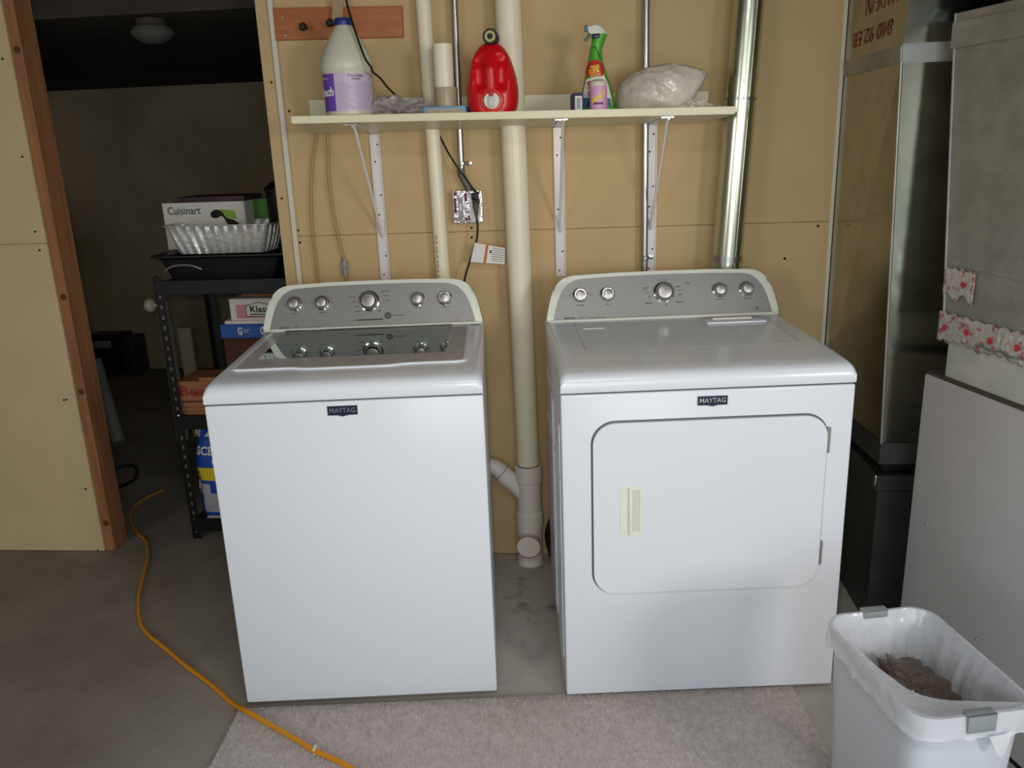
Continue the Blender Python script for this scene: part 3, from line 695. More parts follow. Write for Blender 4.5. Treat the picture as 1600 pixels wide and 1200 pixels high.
# outlet box
def outlet():
    x0, x1, z0, z1 = -0.335, -0.236, 1.246, 1.353
    t = thing('outlet_box', 'shiny metal electrical box with switch and duplex outlet on the wall', 'outlet', ((x0+x1)/2, 0, z0))
    obj('box', MB().box(x0+0.002, x1-0.002, -0.028, -0.0, z0+0.002, z1-0.002, 0.003), M_emt, t, world=True)
    M = at((x0+x1)/2, -0.028, (z0+z1)/2); hw, hh = (x1-x0)/2, (z1-z0)/2
    pl = MB(); pl.prism(rrect(-hw, hw, -hh, hh, 0.008, 4), 0, 0.005, M, 0.003, 2)
    cp = obj('cover_plate', pl, mat('raised_cover', srgb(235, 225, 235), 0.22, metal=0.8, bump=0.006, bscale=70), t, world=True)
    rc = MB()
    for a in ((-0.046, -0.038, -0.02, 0.03), (-0.010, -0.002, -0.045, -0.035), (-0.010, 0.0, 0.018, 0.045), (0.0, 0.012, -0.045, -0.028), (0.036, 0.042, -0.03, 0.005), (-0.044, -0.034, 0.038, 0.048), (0.032, 0.042, 0.04, 0.048)):
        rc.prism(rrect(a[0], a[1], a[2], a[3], 0.003, 3), 0.0048, 0.0056, M)
    setp(obj('cover_cutout', rc, mat('wine_recess', srgb(96, 44, 66), 0.5), cp, world=True), kind='stuff')
    obj('duplex_receptacle', MB().prism(rrect(0.007, 0.040, -0.046, 0.040, 0.008, 5), 0.004, 0.009, M, 0.001, 1), M_white, t, world=True)
    obj('reset_button', MB().box(0.016, 0.031, -0.004, -0.0005, 0.0085, 0.0105, M=M).box(0.016, 0.031, -0.0, 0.003, 0.0085, 0.0105, M=M), M_redpr, t, world=True)
    sw = MB().prism(rrect(-0.031, -0.016, -0.036, 0.032, 0.002, 2), 0.004, 0.008, M, 0.001, 1)
    obj('toggle_switch', sw, M_grey, t, world=True)
    obj('toggle_lever', MB().box(-0.0275, -0.0195, -0.012, 0.012, 0.008, 0.012, 0.001, 1, M=M), M_white, t, world=True)
    for x, z in ((-0.034, 0.050), (-0.012, 0.050), (0.008, 0.050), (0.034, 0.050), (-0.034, -0.050), (-0.012, -0.050), (0.012, -0.050), (0.036, -0.050)):
        obj('cover_screw', MB().lathe([(0.0042, 0.004), (0.0042, 0.0065), (0.002, 0.0078)], (x, z, 0), M=M, n=14), M_chrome, t, world=True)
    return (x0+x1)/2
outlet()
# cord from above the frame, over the shelf, down to the upper socket
t = thing('power_cord', 'black cord hanging past the bleach jug and plugged into the upper socket', 'cord', tuple(Y(744, 305, -0.05)))
up = [Y(536, -40, -0.2), Y(541, 0, -0.22), Y(552, 40, -0.245), Y(569, 88, -0.27), Y(580, 105, -0.28), Y(582, 112, -0.27), Y(594, 122, -0.19), Y(606, 137, -0.10), Y(622, 152, -0.035), Y(650, 178, -0.012), Y(668, 192, -0.012), Y(682, 203, -0.02), Y(700, 238, -0.05), Y(722, 272, -0.06), Y(738, 293, -0.062), Y(743, 300, -0.052)]
obj('cable', MB().tube(up, 0.0031, 10), M_black, t, world=True)
obj('plug', MB().box(-0.2685, -0.2455, -0.060, -0.0375, 1.323, 1.345, 0.003), M_black, t, world=True)
# washer cord with the warning tag
t = thing('washer_cord', 'black cord from the lower socket down behind the washer', 'cord', tuple(Y(744, 330, -0.05)))
dn = [Y(744, 335, -0.058), Y(746, 350, -0.06), Y(746, 365, -0.06), Y(744, 378, -0.06), Y(739, 395, -0.06), Y(733, 412, -0.06), Y(726, 436, -0.06), Y(722, 470, -0.06)]
obj('cable', MB().tube(dn, 0.0036, 10), M_black, t, world=True)
p = Y(744, 322, -0.05)
obj('plug', MB().tube([(p.x-0.001, -0.040, p.z+0.012), (p.x, -0.052, p.z+0.008), (p.x, -0.058, p.z-0.010), (p.x+0.002, -0.059, p.z-0.030)], lambda k: 0.0140-0.0085*k, 14), mat('dark_plug', srgb(72, 66, 64), 0.45), t, world=True)
tg = thing('warning_tag', 'white warning tag with orange stripe wrapped on the washer cord', 'tag', tuple(Y(760, 396, -0.065)))
a, b, c, d_ = Y(742, 379, -0.066), Y(789, 388, -0.055), Y(788, 413, -0.055), Y(735, 409, -0.066)
q = MB(); N = 10; rr = []
for i in range(N+1):
    k = i/N; off = Vector((0, -0.004*math.sin(k*PI*1.6), 0)); tp = a.lerp(b, k)+off; bt = d_.lerp(c, k)+off
    rr.append([tp, bt, bt+Vector((0, 0.0008, 0)), tp+Vector((0, 0.0008, 0))])
q.rings(rr); obj('label_sheet', q, M_white, tg, world=True)
def on_tag(k0, k1, v0, v1, n=4):
    r_ = []
    for i in range(n+1):
        k = k0+(k1-k0)*i/n; off = Vector((0, -0.004*math.sin(k*PI*1.6)-0.0012, 0))
        tp = a.lerp(b, k)+off; bt = d_.lerp(c, k)+off
        r_.append([tp.lerp(bt, v0), tp.lerp(bt, v1), tp.lerp(bt, v1)+Vector((0, 0.0006, 0)), tp.lerp(bt, v0)+Vector((0, 0.0006, 0))])
    return r_
q = MB(); q.rings(on_tag(0.38, 0.46, 0.0, 1.0)); obj('orange_stripe', q, mat('tag_orange', srgb(190, 96, 50), 0.5), tg, world=True)
q = MB()
for i in range(7): q.rings(on_tag(0.60, 0.97, 0.10+i*0.12, 0.13+i*0.12))
obj('fine_print', q, M_print, tg, world=True)
q = MB(); q.rings(on_tag(0.52, 0.58, 0.26, 0.42)); obj('symbol', q, M_print, tg, world=True)

# ------------------------------------------------------------------ things on the shelf
def bottle(prof, c, n=32): return MB().lathe(prof, c, n=n)
# bleach jug
bx, by = -0.612, -0.205; bz = shz(bx, -0.2)
t = thing('bleach_jug', 'big white jug with blue cap and purple label, left end of the shelf', 'jug', (bx, by, bz))
lean = Matrix.Rotation(0.0, 4, 'Y')
obj('jug_body', MB().lathe([(0.060, -0.002), (0.066, 0.004), (0.073, 0.012), (0.0735, 0.03), (0.0735, 0.13), (0.0765, 0.136), (0.079, 0.145), (0.079, 0.158), (0.074, 0.178), (0.058, 0.212), (0.040, 0.242), (0.027, 0.262), (0.0225, 0.268), (0.0225, 0.276)], (0.003, 0, 0), n=48), M_bleach, t)
obj('cap', MB().lathe([(0.0245, 0.266), (0.0255, 0.268), (0.0255, 0.283), (0.0235, 0.286), (0.001, 0.286)], (0.003, 0, 0), n=36), M_bluecap, t)
def arc_band(r, a0, a1, z0, z1, n=20, th=0.0006, c=(0.003, 0)):
    mb = MB(); rings = []
    for i in range(n+1):
        a = a0+(a1-a0)*i/n; cs, sn = math.cos(a), math.sin(a)
        rings.append([Vector((c[0]+rad*cs, c[1]+rad*sn, z)) for rad, z in ((r, z0), (r+th, z0), (r+th, z1), (r, z1))])
    return mb.rings(rings)
obj('label_purple', arc_band(0.0737, PI*1.02, PI*1.40, 0.022, 0.128), M_plabel, t)
lb = obj('label_lavender', arc_band(0.0737, PI*1.40, PI*1.97, 0.022, 0.128), M_lav, t)
def curved_text(s_, r, amid, w_, h_, z, m, parent, c=(0.003, 0), shear=0, bold=0, name='lettering'):
    me = text(s_, w_, h_, Matrix.Identity(4), 0.0006, bold=bold)
    for v in me.vertices:
        a = amid+(v.co.x+shear*v.co.y)/r; rad = r+v.co.z+0.0006
        v.co = Vector((c[0]+rad*math.cos(a), c[1]+rad*math.sin(a), z+v.co.y))
    return obj(name, me, m, parent)
curved_text('Bleach', 0.0742, PI*1.215, 0.078, 0.026, 0.078, M_white, t, shear=0.15, bold=0.03)
curved_text('Ultra', 0.0742, PI*1.23, 0.03, 0.007, 0.116, M_lav, t)
curved_text('Fresh Scent', 0.0742, PI*1.69, 0.045, 0.007, 0.121, M_navy, t, bold=0.01)
curved_text('Bleach', 0.0742, PI*1.69, 0.026, 0.006, 0.112, M_navy, t, bold=0.01)
fp = MB()
for i in range(12):
    z = 0.030+i*0.0062
    for a0, a1 in ((1.44, 1.64), (1.67, 1.93)):
        b_ = arc_band(0.0744, PI*a0, PI*(a1-0.03*(i*7 % 3)), z, z+0.0011, n=8, th=0.0003)
        me = bpy.data.meshes.new('x'); b_.bm.to_mesh(me); fp.bm.from_mesh(me); b_.bm.free(); bpy.data.meshes.remove(me)
setp(obj('fine_print', fp, mat('label_print', srgb(150, 136, 162), 0.6), t), kind='stuff')

# crumpled clear bag
def blob(name, c, sx, sy_, sz, m, amp, fr, seed, sub=4, parent=None, post=None, flat=0.0):
    bm = bmesh.new(); bmesh.ops.create_icosphere(bm, subdivisions=sub, radius=1)
    for v in bm.verts:
        n0 = v.co.copy(); k = 1+amp*noise.noise(n0*fr+Vector((seed, 0, 0)))+amp*0.6*noise.noise(n0*fr*2.3+Vector((0, seed, 0)))
        v.co = Vector((n0.x*sx*k, n0.y*sy_*k, max(flat, n0.z*k)*sz if n0.z*k < flat else n0.z*k*sz))
        if post: v.co = post(v.co, n0)
        v.co += Vector(c)
    mb = MB(); mb.bm.free(); mb.bm = bm
    return obj(name, mb, m, parent, smooth=25 if amp > 0.3 else 60)
cx = -0.472; cz = shz(cx, -0.17)
setp(blob('plastic_wrap', (cx, -0.175, cz+0.022), 0.086, 0.06, 0.036, M_clear, 0.75, 2.6, 3.1, flat=-0.6), 'crumpled clear plastic bag between the bleach jug and the blue box', 'plastic bag')

# blue tray box, frosted cup and paper roll
x0, x1 = -0.376, -0.246; zz = shz(-0.31, -0.2)
t = thing('flat_blue_box', 'flat pale blue box lying under the frosted cup', 'box', (-0.311, -0.2, zz))
obj('carton', MB().box(-0.064, 0.064, -0.045, 0.075, 0.0, 0.029, 0.002), M_lblue, t)
obj('carton_print', MB().prism(rrect(-0.052, 0.052, 0.006, 0.022, 0.003, 3), 0, 0.0006, at(0, -0.045, 0)), mat('peach_print', srgb(176, 160, 140), 0.5), t)
t = thing('frosted_cup', 'squat frosted tan plastic cup on the blue box', 'cup', (-0.318, -0.155, zz+0.029))
obj('cup_body', MB().lathe([(0.031, 0), (0.0345, 0.003), (0.036, 0.054), (0.0375, 0.058), (0.0345, 0.058), (0.033, 0.050), (0.030, 0.004)], n=36, cap=False).lathe([(0.031, 0.0), (0.031, 0.003)], n=36), M_tan, t)
cyl = MB().lathe([(0.0285, 0), (0.0305, 0.002), (0.0305, 0.178), (0.0285, 0.180), (0.006, 0.180), (0.006, 0.15)], (-0.318-0.004, -0.152, zz+0.033), n=36)
setp(obj('paper_roll', cyl, M_pvc), 'tall slim off-white roll standing in the frosted cup', 'roll')

# red jug
rx, ry = -0.169, -0.20; rz = shz(rx, -0.2)
t = thing('red_jug', 'red plastic jug with a white round tap, in front of the thick pipe', 'jug', (rx, ry, rz))
H = 0.208; rings = []
hwp = [(0, 0.056), (0.03, 0.064), (0.10, 0.073), (0.22, 0.0775), (0.38, 0.077), (0.52, 0.073), (0.66, 0.065), (0.78, 0.056), (0.88, 0.045), (0.95, 0.033), (0.99, 0.018), (1.0, 0.004)]
def interp(T, k):
    for (a0, v0), (a1, v1) in zip(T, T[1:]):
        if k <= a1: return v0+(v1-v0)*(k-a0)/(a1-a0)
    return T[-1][1]
NR = 44; NA = 72
for i in range(NR+1):
    k = i/NR; k = 1-(1-k)**1.3
    hw = interp(hwp, k); hd = 0.062*min(1, (1.02-k)*2.6)**0.5 if k < 1 else 0.003; z = k*H-0.001
    ring = []
    for j in range(NA):
        a = 2*PI*j/NA; c_, s_ = math.cos(a), math.sin(a)
        x = hw*math.copysign(abs(c_)**0.8, c_); y = hd*math.copysign(abs(s_)**0.8, s_)
        if s_ < 0 and 0.30 < k < 0.86:                                # finger hollows either side of the handle rib
            e = min(1, (k-0.30)/0.14, (0.86-k)/0.14); e = e*e*(3-2*e)
            l = max(0, 1-((abs(x)-0.031)/0.019)**2)
            y += 0.020*e*l**0.8
        ring.append(Vector((x, y, z)))
    rings.append(ring)
obj('jug_body', MB().rings(rings), M_red, t, smooth=60)
obj('tap_collar', MB().lathe([(0.036, 0), (0.036, 0.058), (0.033, 0.064), (0.026, 0.066), (0.026, 0.05)], (0.003, 0, 0.040), 'y', 40), M_redcap, t)
tp = obj('tap_disc', MB().lathe([(0.0235, 0.05), (0.0235, 0.068), (0.022, 0.070), (0.001, 0.070)], (0.003, 0, 0.040), 'y', 36), M_white, t)
obj('tap_lever', MB().box(-0.0065, 0.0105, -0.078, -0.068, 0.022, 0.052, 0.003), mat('tap_grey', srgb(196, 200, 198), 0.4), tp)
obj('tap_button', MB().lathe([(0.0085, 0.068), (0.0085, 0.074), (0.004, 0.076)], (0.003, 0, 0.060), 'y', 20), M_redpr, tp)
cpz = 0.218
cpp = obj('cap', MB().lathe([(0.0215, -0.02), (0.0225, 0.035), (0.0205, 0.04), (0.016, 0.04)], (0.004, -0.01, cpz), 'y', 36), M_black, t)
obj('cap_ring', MB().lathe([(0.0155, 0.038), (0.0155, 0.0405)], (0.004, -0.01, cpz), 'y', 32), mat('cap_olive', srgb(176, 168, 92), 0.5), cpp)
obj('cap_center', MB().lathe([(0.0085, 0.040), (0.0085, 0.042)], (0.004, -0.01, cpz), 'y', 24), M_navy, cpp)

# spray bottle
sx_, sy2 = 0.144, -0.175; sz_ = shz(sx_, sy2)
t = thing('spray_bottle', 'green trigger spray bottle with white head, tallest thing on the right of the shelf', 'spray bottle', (sx_, sy2, sz_))
half = [(0, -0.052, 0.053), (0.02, -0.054, 0.054), (0.05, -0.049, 0.049), (0.075, -0.042, 0.042), (0.10, -0.037, 0.033), (0.13, -0.030, 0.024), (0.155, -0.025, 0.017), (0.18, -0.020, 0.015), (0.195, -0.017, 0.020), (0.212, -0.013, 0.028), (0.224, -0.013, 0.031)]
rings = []
for z, xl, xr in half:
    c0 = (xl+xr)/2; hw = (xr-xl)/2; hd = min(0.026, hw)
    rings.append([Vector((c0+hw*math.copysign(abs(math.cos(a))**0.85, math.cos(a)), hd*math.sin(a), z-0.0005)) for a in [2*PI*j/40 for j in range(40)]])
obj('bottle_body', MB().rings(rings), M_green, t, smooth=60)
obj('neck_ring', MB().box(-0.015, 0.010, -0.0265, 0.012, 0.211, 0.223, 0.003), M_navy, t)
hd_ = MB(); hd_.prism([(-0.024, 0.229), (-0.027, 0.246), (-0.002, 0.2475), (0.012, 0.246), (0.031, 0.224), (0.031, 0.221), (-0.013, 0.221)], -0.014, 0.014, FRONT, 0.003, 2)
obj('spray_head', hd_, M_plasticw, t)
obj('nozzle', MB().box(-0.036, -0.025, -0.009, 0.009, 0.232, 0.249, 0.003), M_teal, t)
obj('trigger', MB().tube([(-0.020, 0, 0.229), (-0.024, 0, 0.220), (-0.032, 0, 0.211), (-0.037, 0, 0.207)], 0.0035, 10), M_teal, t)
def spray_y(z, x):
    zs = [h[0] for h in half]
    for (z0, a0, b0), (z1, a1, b1) in zip(half, half[1:]):
        if z <= z1:
            k = (z-z0)/(z1-z0); xl = a0+(a1-a0)*k; xr = b0+(b1-b0)*k; break
    c0 = (xl+xr)/2; hw = (xr-xl)/2; hdp = min(0.026, hw); q_ = max(0, min(0.995, abs(x-c0)/hw))
    return -hdp*math.sqrt(1-q_**(2/0.85))
def stick(poly, m, name, off, parent, n=14, yfun=spray_y):
    """flat print that follows the bottle front"""
    bm = bmesh.new(); vs = [bm.verts.new((x, 0, z)) for x, z in poly]; f = bm.faces.new(vs)
    bmesh.ops.triangulate(bm, faces=[f])
    bmesh.ops.subdivide_edges(bm, edges=bm.edges[:], cuts=5, use_grid_fill=True)
    for v in bm.verts: v.co.y = yfun(v.co.z, v.co.x)-off
    mb = MB(); mb.bm.free(); mb.bm = bm; return obj(name, mb, m, parent)
stick([(-0.044, 0.022), (-0.041, 0.060), (-0.032, 0.098), (0.020, 0.110), (0.034, 0.080), (0.042, 0.045), (0.045, 0.022)], M_white, 'front_label', 0.0014, t)
stick([(-0.043, 0.018), (-0.041, 0.046), (0.040, 0.042), (0.045, 0.018)], M_teal, 'label_band', 0.0022, t)
stick([(-0.030, 0.019), (-0.028, 0.036), (-0.010, 0.034), (0.036, 0.030), (0.040, 0.019)], M_navy, 'label_scene', 0.003, t)
poly = [(-0.006+0.027*math.cos(a)*(1+0.03*(i % 2)), 0.121+0.030*math.sin(a)*(1+0.03*(i % 2))) for i, a in [(i, -0.18*PI+1.36*PI*i/30) for i in range(31)]]
stick(poly, M_redpr, 'red_burst', 0.003, t)
for s_, x, z, w_, h_, m in (('FREE', -0.006, 0.132, 0.026, 0.008, M_yellow), ('33%', -0.008, 0.120, 0.032, 0.013, M_yellow), ('MORE', -0.004, 0.109, 0.030, 0.005, M_yellow), ('S', -0.024, 0.082, 0.011, 0.022, M_redpr), ('W', -0.022, 0.058, 0.014, 0.018, M_redpr)):
    me = text(s_, w_, h_, Matrix.Identity(4), 0.0008, bold=0.03)
    for v in me.vertices:
        X_, Z_ = x+v.co.x, z+v.co.y+0.15*v.co.x; v.co = Vector((X_, spray_y(Z_, X_)-0.0040-v.co.z, Z_))
    obj('lettering', me, m, t)
sq = MB(); sq.tube([(x, spray_y(z, x)-0.001, z) for x, z in [(-0.012, 0.187), (-0.002, 0.186), (0.000, 0.176), (0.006, 0.172), (0.003, 0.167), (0.010, 0.164), (0.008, 0.158), (0.014, 0.155)]], 0.0011, 6, 3)
obj('pen_scribble', sq, M_navy, t)

# pink talc bottle
px_, py_ = 0.147, -0.245; pz_ = shz(px_, py_)
t = thing('pink_bottle', 'small pink cylinder with pale lid standing before the green spray bottle', 'bottle', (px_, py_, pz_))
obj('bottle_body', MB().lathe([(0.0245, -0.001), (0.0255, 0.002), (0.0255, 0.068), (0.0245, 0.071)], n=32), M_pink, t)
obj('bottle_lid', MB().lathe([(0.0248, 0.070), (0.0252, 0.074), (0.023, 0.082), (0.014, 0.088), (0.008, 0.089)], n=32), mat('pale_lid', srgb(214, 204, 188), 0.4), t)
me = text('WAY', 0.047, 0.018, Matrix.Identity(4), 0.0008, bold=0.05)
for v in me.vertices:
    X_, Z_ = v.co.x, v.co.y+0.55*v.co.x; a = 1.5*PI+X_/0.0255; rad = 0.0258+v.co.z
    v.co = Vector((rad*math.cos(a), rad*math.sin(a), 0.038+Z_))
obj('lettering', me, M_yellow, t)
obj('label_strip', arc_band(0.0256, 1.32*PI, 1.68*PI, 0.018, 0.024, c=(0, 0)), mat('plum', srgb(110, 50, 110), 0.5), t)
# little navy carton
t = thing('small_carton', 'little dark blue carton with grey end panel at the shelf front edge', 'box', (0.083, -0.215, shz(0.083, -0.215)), 0.12)
obj('carton', MB().box(-0.014, 0.014, -0.052, 0.045, 0, 0.054, 0.001), mat('carton_navy', srgb(44, 46, 86), 0.5), t)
ep = obj('end_panel', MB().prism(rrect(-0.010, 0.010, 0.006, 0.045, 0.001, 1), 0, 0.0006, at(0, -0.052, 0)), M_white, t)
obj('end_print', MB().prism(rrect(-0.006, 0.006, 0.010, 0.040, 0.001, 1), 0.0005, 0.001, at(0, -0.052, 0)), M_grey, t)
# white pillow-like bag
def bagpost(co, n0):
    tt = max(-1, min(1, n0.x)); sN = math.sqrt(max(1e-6, 1-tt*tt)); kz = max(0, min(1, (n0.z/sN+1)/2)) if sN > 0.02 else 0.5
    kz = 0.5-0.5*math.cos(PI*kz)*(1 if abs(n0.z/sN) < 1 else 1)
    topc = interp([(-1, .052), (-.9, .085), (-.6, .115), (-.2, .131), (.2, .134), (.55, .128), (.85, .116), (1, .107)], tt)
    botc = interp([(-1, .03), (-.93, .008), (-.8, 0), (.35, 0), (.6, .018), (.8, .055), (1, .100)], tt)
    wr_ = 0.005*noise.noise(Vector((n0.x*5+n0.z*6, n0.y*4, 3)))+0.003*noise.noise(Vector((n0.x*13, n0.y*11, n0.z*13)))
    y = co.y*(1.25-0.25*abs(tt))*(1+2*wr_/0.05*0.4)
    return Vector((0.136*tt, y, max(0.0, botc+(topc-botc)*kz+wr_)))
bgx = 0.336; bgz = shz(bgx, -0.18)
t = thing('white_bag', 'puffy white plastic bag with a pointed corner, right end of the shelf', 'bag', (bgx, -0.15, bgz))
blob('bag_body', (0, 0, 0.0), 0.125, 0.085, 0.068, M_bag, 0.0, 1.6, 8.2, sub=5, parent=t, post=bagpost)
blob('bag_tail', (0.090, -0.05, 0.013), 0.050, 0.030, 0.016, M_bag, 0.5, 2.0, 1.4, sub=4, parent=t, flat=-0.8)

# ------------------------------------------------------------------ ducts and furnace on the right
def hexa(mb, b, t_): return mb.rings([[Vector(p) for p in b], [Vector(p) for p in t_]])
t = thing('supply_duct', 'tall galvanized rectangular duct rising beside the wall end', 'duct', (1.15, -0.1, 0.6))
F_ = -0.50
L0, L1, L2 = 0.950, 0.911, 0.940
lo = [(L0, F_), (1.42, F_), (1.42, -0.006), (0.9125, -0.006)]
mi = [(L1, F_), (1.42, F_), (1.42, -0.006), (0.9122, -0.006)]
up_ = [(L2, F_), (1.42, F_), (1.42, -0.006), (0.914, -0.006)]
mb = MB()
hexa(mb, [(x, y, 0.585) for x, y in lo], [(x, y, 1.662) for x, y in mi])
obj('duct_section', mb, M_galv, t, world=True, smooth=0)
mb = MB(); hexa(mb, [(x, y, 1.70) for x, y in mi], [(x, y, 2.44) for x, y in up_])
obj('duct_section', mb, M_galv, t, world=True, smooth=0)
mb = MB(); hexa(mb, [(x-0.004 if x < 1 else x, y-0.004 if y < 0 else y, 1.655) for x, y in mi], [(x-0.006 if x < 1 else x, y-0.006 if y < 0 else y, 1.702) for x, y in mi])
bmesh.ops.bevel(mb.bm, geom=mb.bm.edges[:], offset=0.004, segments=2, affect='EDGES')
obj('drive_cleat', mb, M_galvr, t, world=True)
obj('corner_flange', MB().tube([(L0-0.001, F_-0.001, 0.59), (L1-0.001, F_-0.001, 1.66)], 0.004, 8, smooth=False), M_galvr, t, world=True)
mb = MB(); hexa(mb, [(x-0.006 if x < 1 else x, y-0.006 if y < 0 else y, 0.565) for x, y in lo], [(x-0.006 if x < 1 else x, y-0.006 if y < 0 else y, 0.628) for x, y in lo])
obj('bottom_collar', mb, M_galvd, t, world=True, smooth=0)
RL = Matrix(((0, 0, -1, 0), (-1, 0, 0, 0), (0, 1, 0, 0), (0, 0, 0, 1)))          # XY plane -> faces -X
for s_, y, z, w_, h_ in (('MADE IN', -0.29, 1.835, 0.26, 0.046), ('840 92 EB', -0.23, 1.755, 0.34, 0.042)):
    M = Matrix.Translation((L1+(L2-L1)*(z-1.7)/0.74-0.0015+(0.913-L1)*(y-F_)/0.5*0.5, y, z)) @ RL @ Matrix.Rotation(PI, 4, 'Z')
    obj('lettering', text(s_, w_, h_, M, 0.0004), mat('stencil_red', srgb(150, 82, 62), 0.6), t, world=True)
# lower return duct below it
t = thing('return_duct', 'dark sheet metal return box under the tall duct behind the dryer', 'duct', (1.18, -0.1, 0))
rd = MB(); rd.box(0.972, 1.6, -0.44, 0.3, 0.0, 0.46, 0.002, 1)
obj('box', rd, M_galvd, t, world=True)
obj('flange', MB().box(0.962, 1.6, -0.45, 0.3, 0.455, 0.505, 0.003, 1), M_galvd, t, world=True)
obj('flexible_joint', MB().box(0.985, 1.6, -0.42, 0.3, 0.50, 0.572, 0.01, 3), M_black, t, world=True)
p = Y(1365, 748, -0.45)
obj('bright_clip', MB().box(0.956, 0.963, -0.456, -0.44, p.z-0.022, p.z+0.012, 0.002), M_chrome, t, world=True)

# furnace: cabinet frame: local x along the visible side toward the camera, local y into the cabinet
fd = Vector((0.089, -0.335, 0)).normalized(); ang = math.atan2(fd.y, fd.x)
# furnace
t = thing('furnace', 'grey painted furnace cabinet behind the trash bin', 'furnace', (0.999, -0.618, 0), ang)
obj('cabinet', MB().box(0, 0.74, 0.0, 0.53, 0.02, 0.868, 0.006, 3), M_furn, t)
obj('top_rim', MB().box(0.004, 0.736, 0.004, 0.526, 0.866, 0.876, 0.002), mat('rim_dark', srgb(86, 80, 72), 0.5, metal=0.4), t)
obj('base', MB().box(0.01, 0.73, 0.01, 0.52, 0.0, 0.022), M_blackm, t)
fs = MB()
for x, z in ((0.07, 0.46), (0.30, 0.25), (0.02, 0.60)): fs.lathe([(0.004, 0), (0.003, 0.002)], (x, 0.0, z), 'y', 10)
obj('screw', fs, M_knob, t)
t = thing('furnace_plenum', 'big galvanized plenum box standing on the grey furnace', 'plenum', (0.999, -0.618, 0.876), ang)
obj('lower_collar', MB().box(0.062, 0.70, 0.012, 0.50, 0.0, 0.12, 0.002, 1), mat('pale_galvanized', srgb(206, 204, 194), 0.5, metal=0.3, vary=srgb(176, 180, 170), vscale=9, bump=0.002, bscale=8), t)
mb = MB(); hexa(mb, [(0.045, 0.010, 0.10), (0.715, 0.010, 0.10), (0.715, 0.5, 0.10), (0.045, 0.5, 0.10)], [(-0.035, 0.010, 0.88), (0.72, 0.010, 0.88), (0.72, 0.5, 0.88), (-0.035, 0.5, 0.88)])
obj('plenum_box', mb, M_galvr, t, smooth=0)
obj('cross_crease', MB().tube([(0.16, 0.0095, 0.50), (0.34, 0.0085, 0.62), (0.52, 0.0095, 0.78)], 0.0008, 6, smooth=False).tube([(0.05, 0.0095, 0.285), (0.70, 0.0095, 0.262)], 0.0012, 6, smooth=False).tube([(0.34, 0.0085, 0.62), (0.40, 0.0085, 0.48), (0.56, 0.0095, 0.34)], 0.0008, 6, smooth=False), M_galvr, t)
obj('edge_fold', MB().tube([(0.044, 0.009, 0.10), (-0.036, 0.009, 0.88)], 0.003, 8, smooth=False), M_galvr, t)
obj('top_cleat', MB().box(-0.038, 0.72, 0.004, 0.012, 0.80, 0.86, 0.003), M_galvr, t)
def tape(parent, pts, name, seed):
    """irregular crinkled sheet on the plenum side, pts: outline rows (x, z_top, z_bottom)"""
    nx = len(pts); nz = 10; g = []
    mb = MB()
    for i, (x, zt, zb_) in enumerate(pts):
        row = []
        for j in range(nz+1):
            k = j/nz; e = 0.006 if j in (0, nz) else 0.001
            z = zb_+(zt-zb_)*k+e*noise.noise(Vector((x*90, j*3, seed)))
            y = 0.006-0.004*abs(noise.noise(Vector((x*70, z*70, seed))))
            row.append(mb.bm.verts.new((x+0.003*noise.noise(Vector((seed, z*120, 0))), y, z)))
        g.append(row)
    for i in range(nx-1):
        for j in range(nz): mb.bm.faces.new((g[i][j], g[i+1][j], g[i+1][j+1], g[i][j+1]))
    o = obj(name, mb, M_tape, parent, smooth=20)
    md = o.modifiers.new('thick', 'SOLIDIFY'); md.thickness = 0.0006
    return o
tp1 = tape(t, [(0.030+0.109*i/20, 0.279-0.0*i+0.004*math.sin(i*1.3), 0.206+0.010*math.sin(i*0.6)) for i in range(21)], 'foil_tape', 2.0)
tp2 = tape(t, [(0.026+0.68*i/110, 0.165+0.003*math.sin(i*0.9), 0.095-0.004*math.sin(i*0.31)-0.004*math.sin(i*1.1)) for i in range(111)], 'foil_tape', 5.0)
leaf = [(0, 0.011), (0.003, 0.005), (0.008, 0.006), (0.006, 0.001), (0.011, -0.002), (0.004, -0.005), (0.005, -0.010), (0.0, -0.007), (-0.005, -0.010), (-0.004, -0.005), (-0.011, -0.002), (-0.006, 0.001), (-0.008, 0.006), (-0.003, 0.005)]
for i, (x, z) in enumerate([(0.105, 0.245), (0.055, 0.128), (0.135, 0.132), (0.215, 0.128), (0.30, 0.130), (0.385, 0.13), (0.47, 0.128)]):
    mb = MB(); mb.prism([(a*1.0, b*1.0) for a, b in leaf], 0.0, 0.0008, Matrix.Translation((x, 0.0012, z)) @ FRONT @ Matrix.Rotation(0.3*i, 4, 'Z'))
    obj('printed_mark', mb, mat('tape_red', srgb(190, 50, 66), 0.5) if 'tape_red' not in MATS else MATS['tape_red'], tp1 if i == 0 else tp2, smooth=0)
mb = MB().tube([(0.17+0.53*i/30, 0.002, 0.108-0.006*(i/30)+0.003*math.sin(i*1.7)) for i in range(31)], 0.003, 6)
obj('tape_fold', mb, mat('tape_crease', srgb(150, 146, 146), 0.35, metal=0.6), t)

t = thing('light_blocker', 'dark box added just above the plenum to block light, top right corner', 'duct', (0.999, -0.618, 1.79), ang)  # box added in the black void to keep light off the tall duct
obj('blocker_box', MB().box(0.0, 1.3, 0.03, 1.2, 0.0, 0.36, 0.004, 1), M_blackm, t)
obj('blocker_neck', MB().box(0.06, 0.66, 0.06, 0.46, -0.035, 0.0), M_blackm, t)
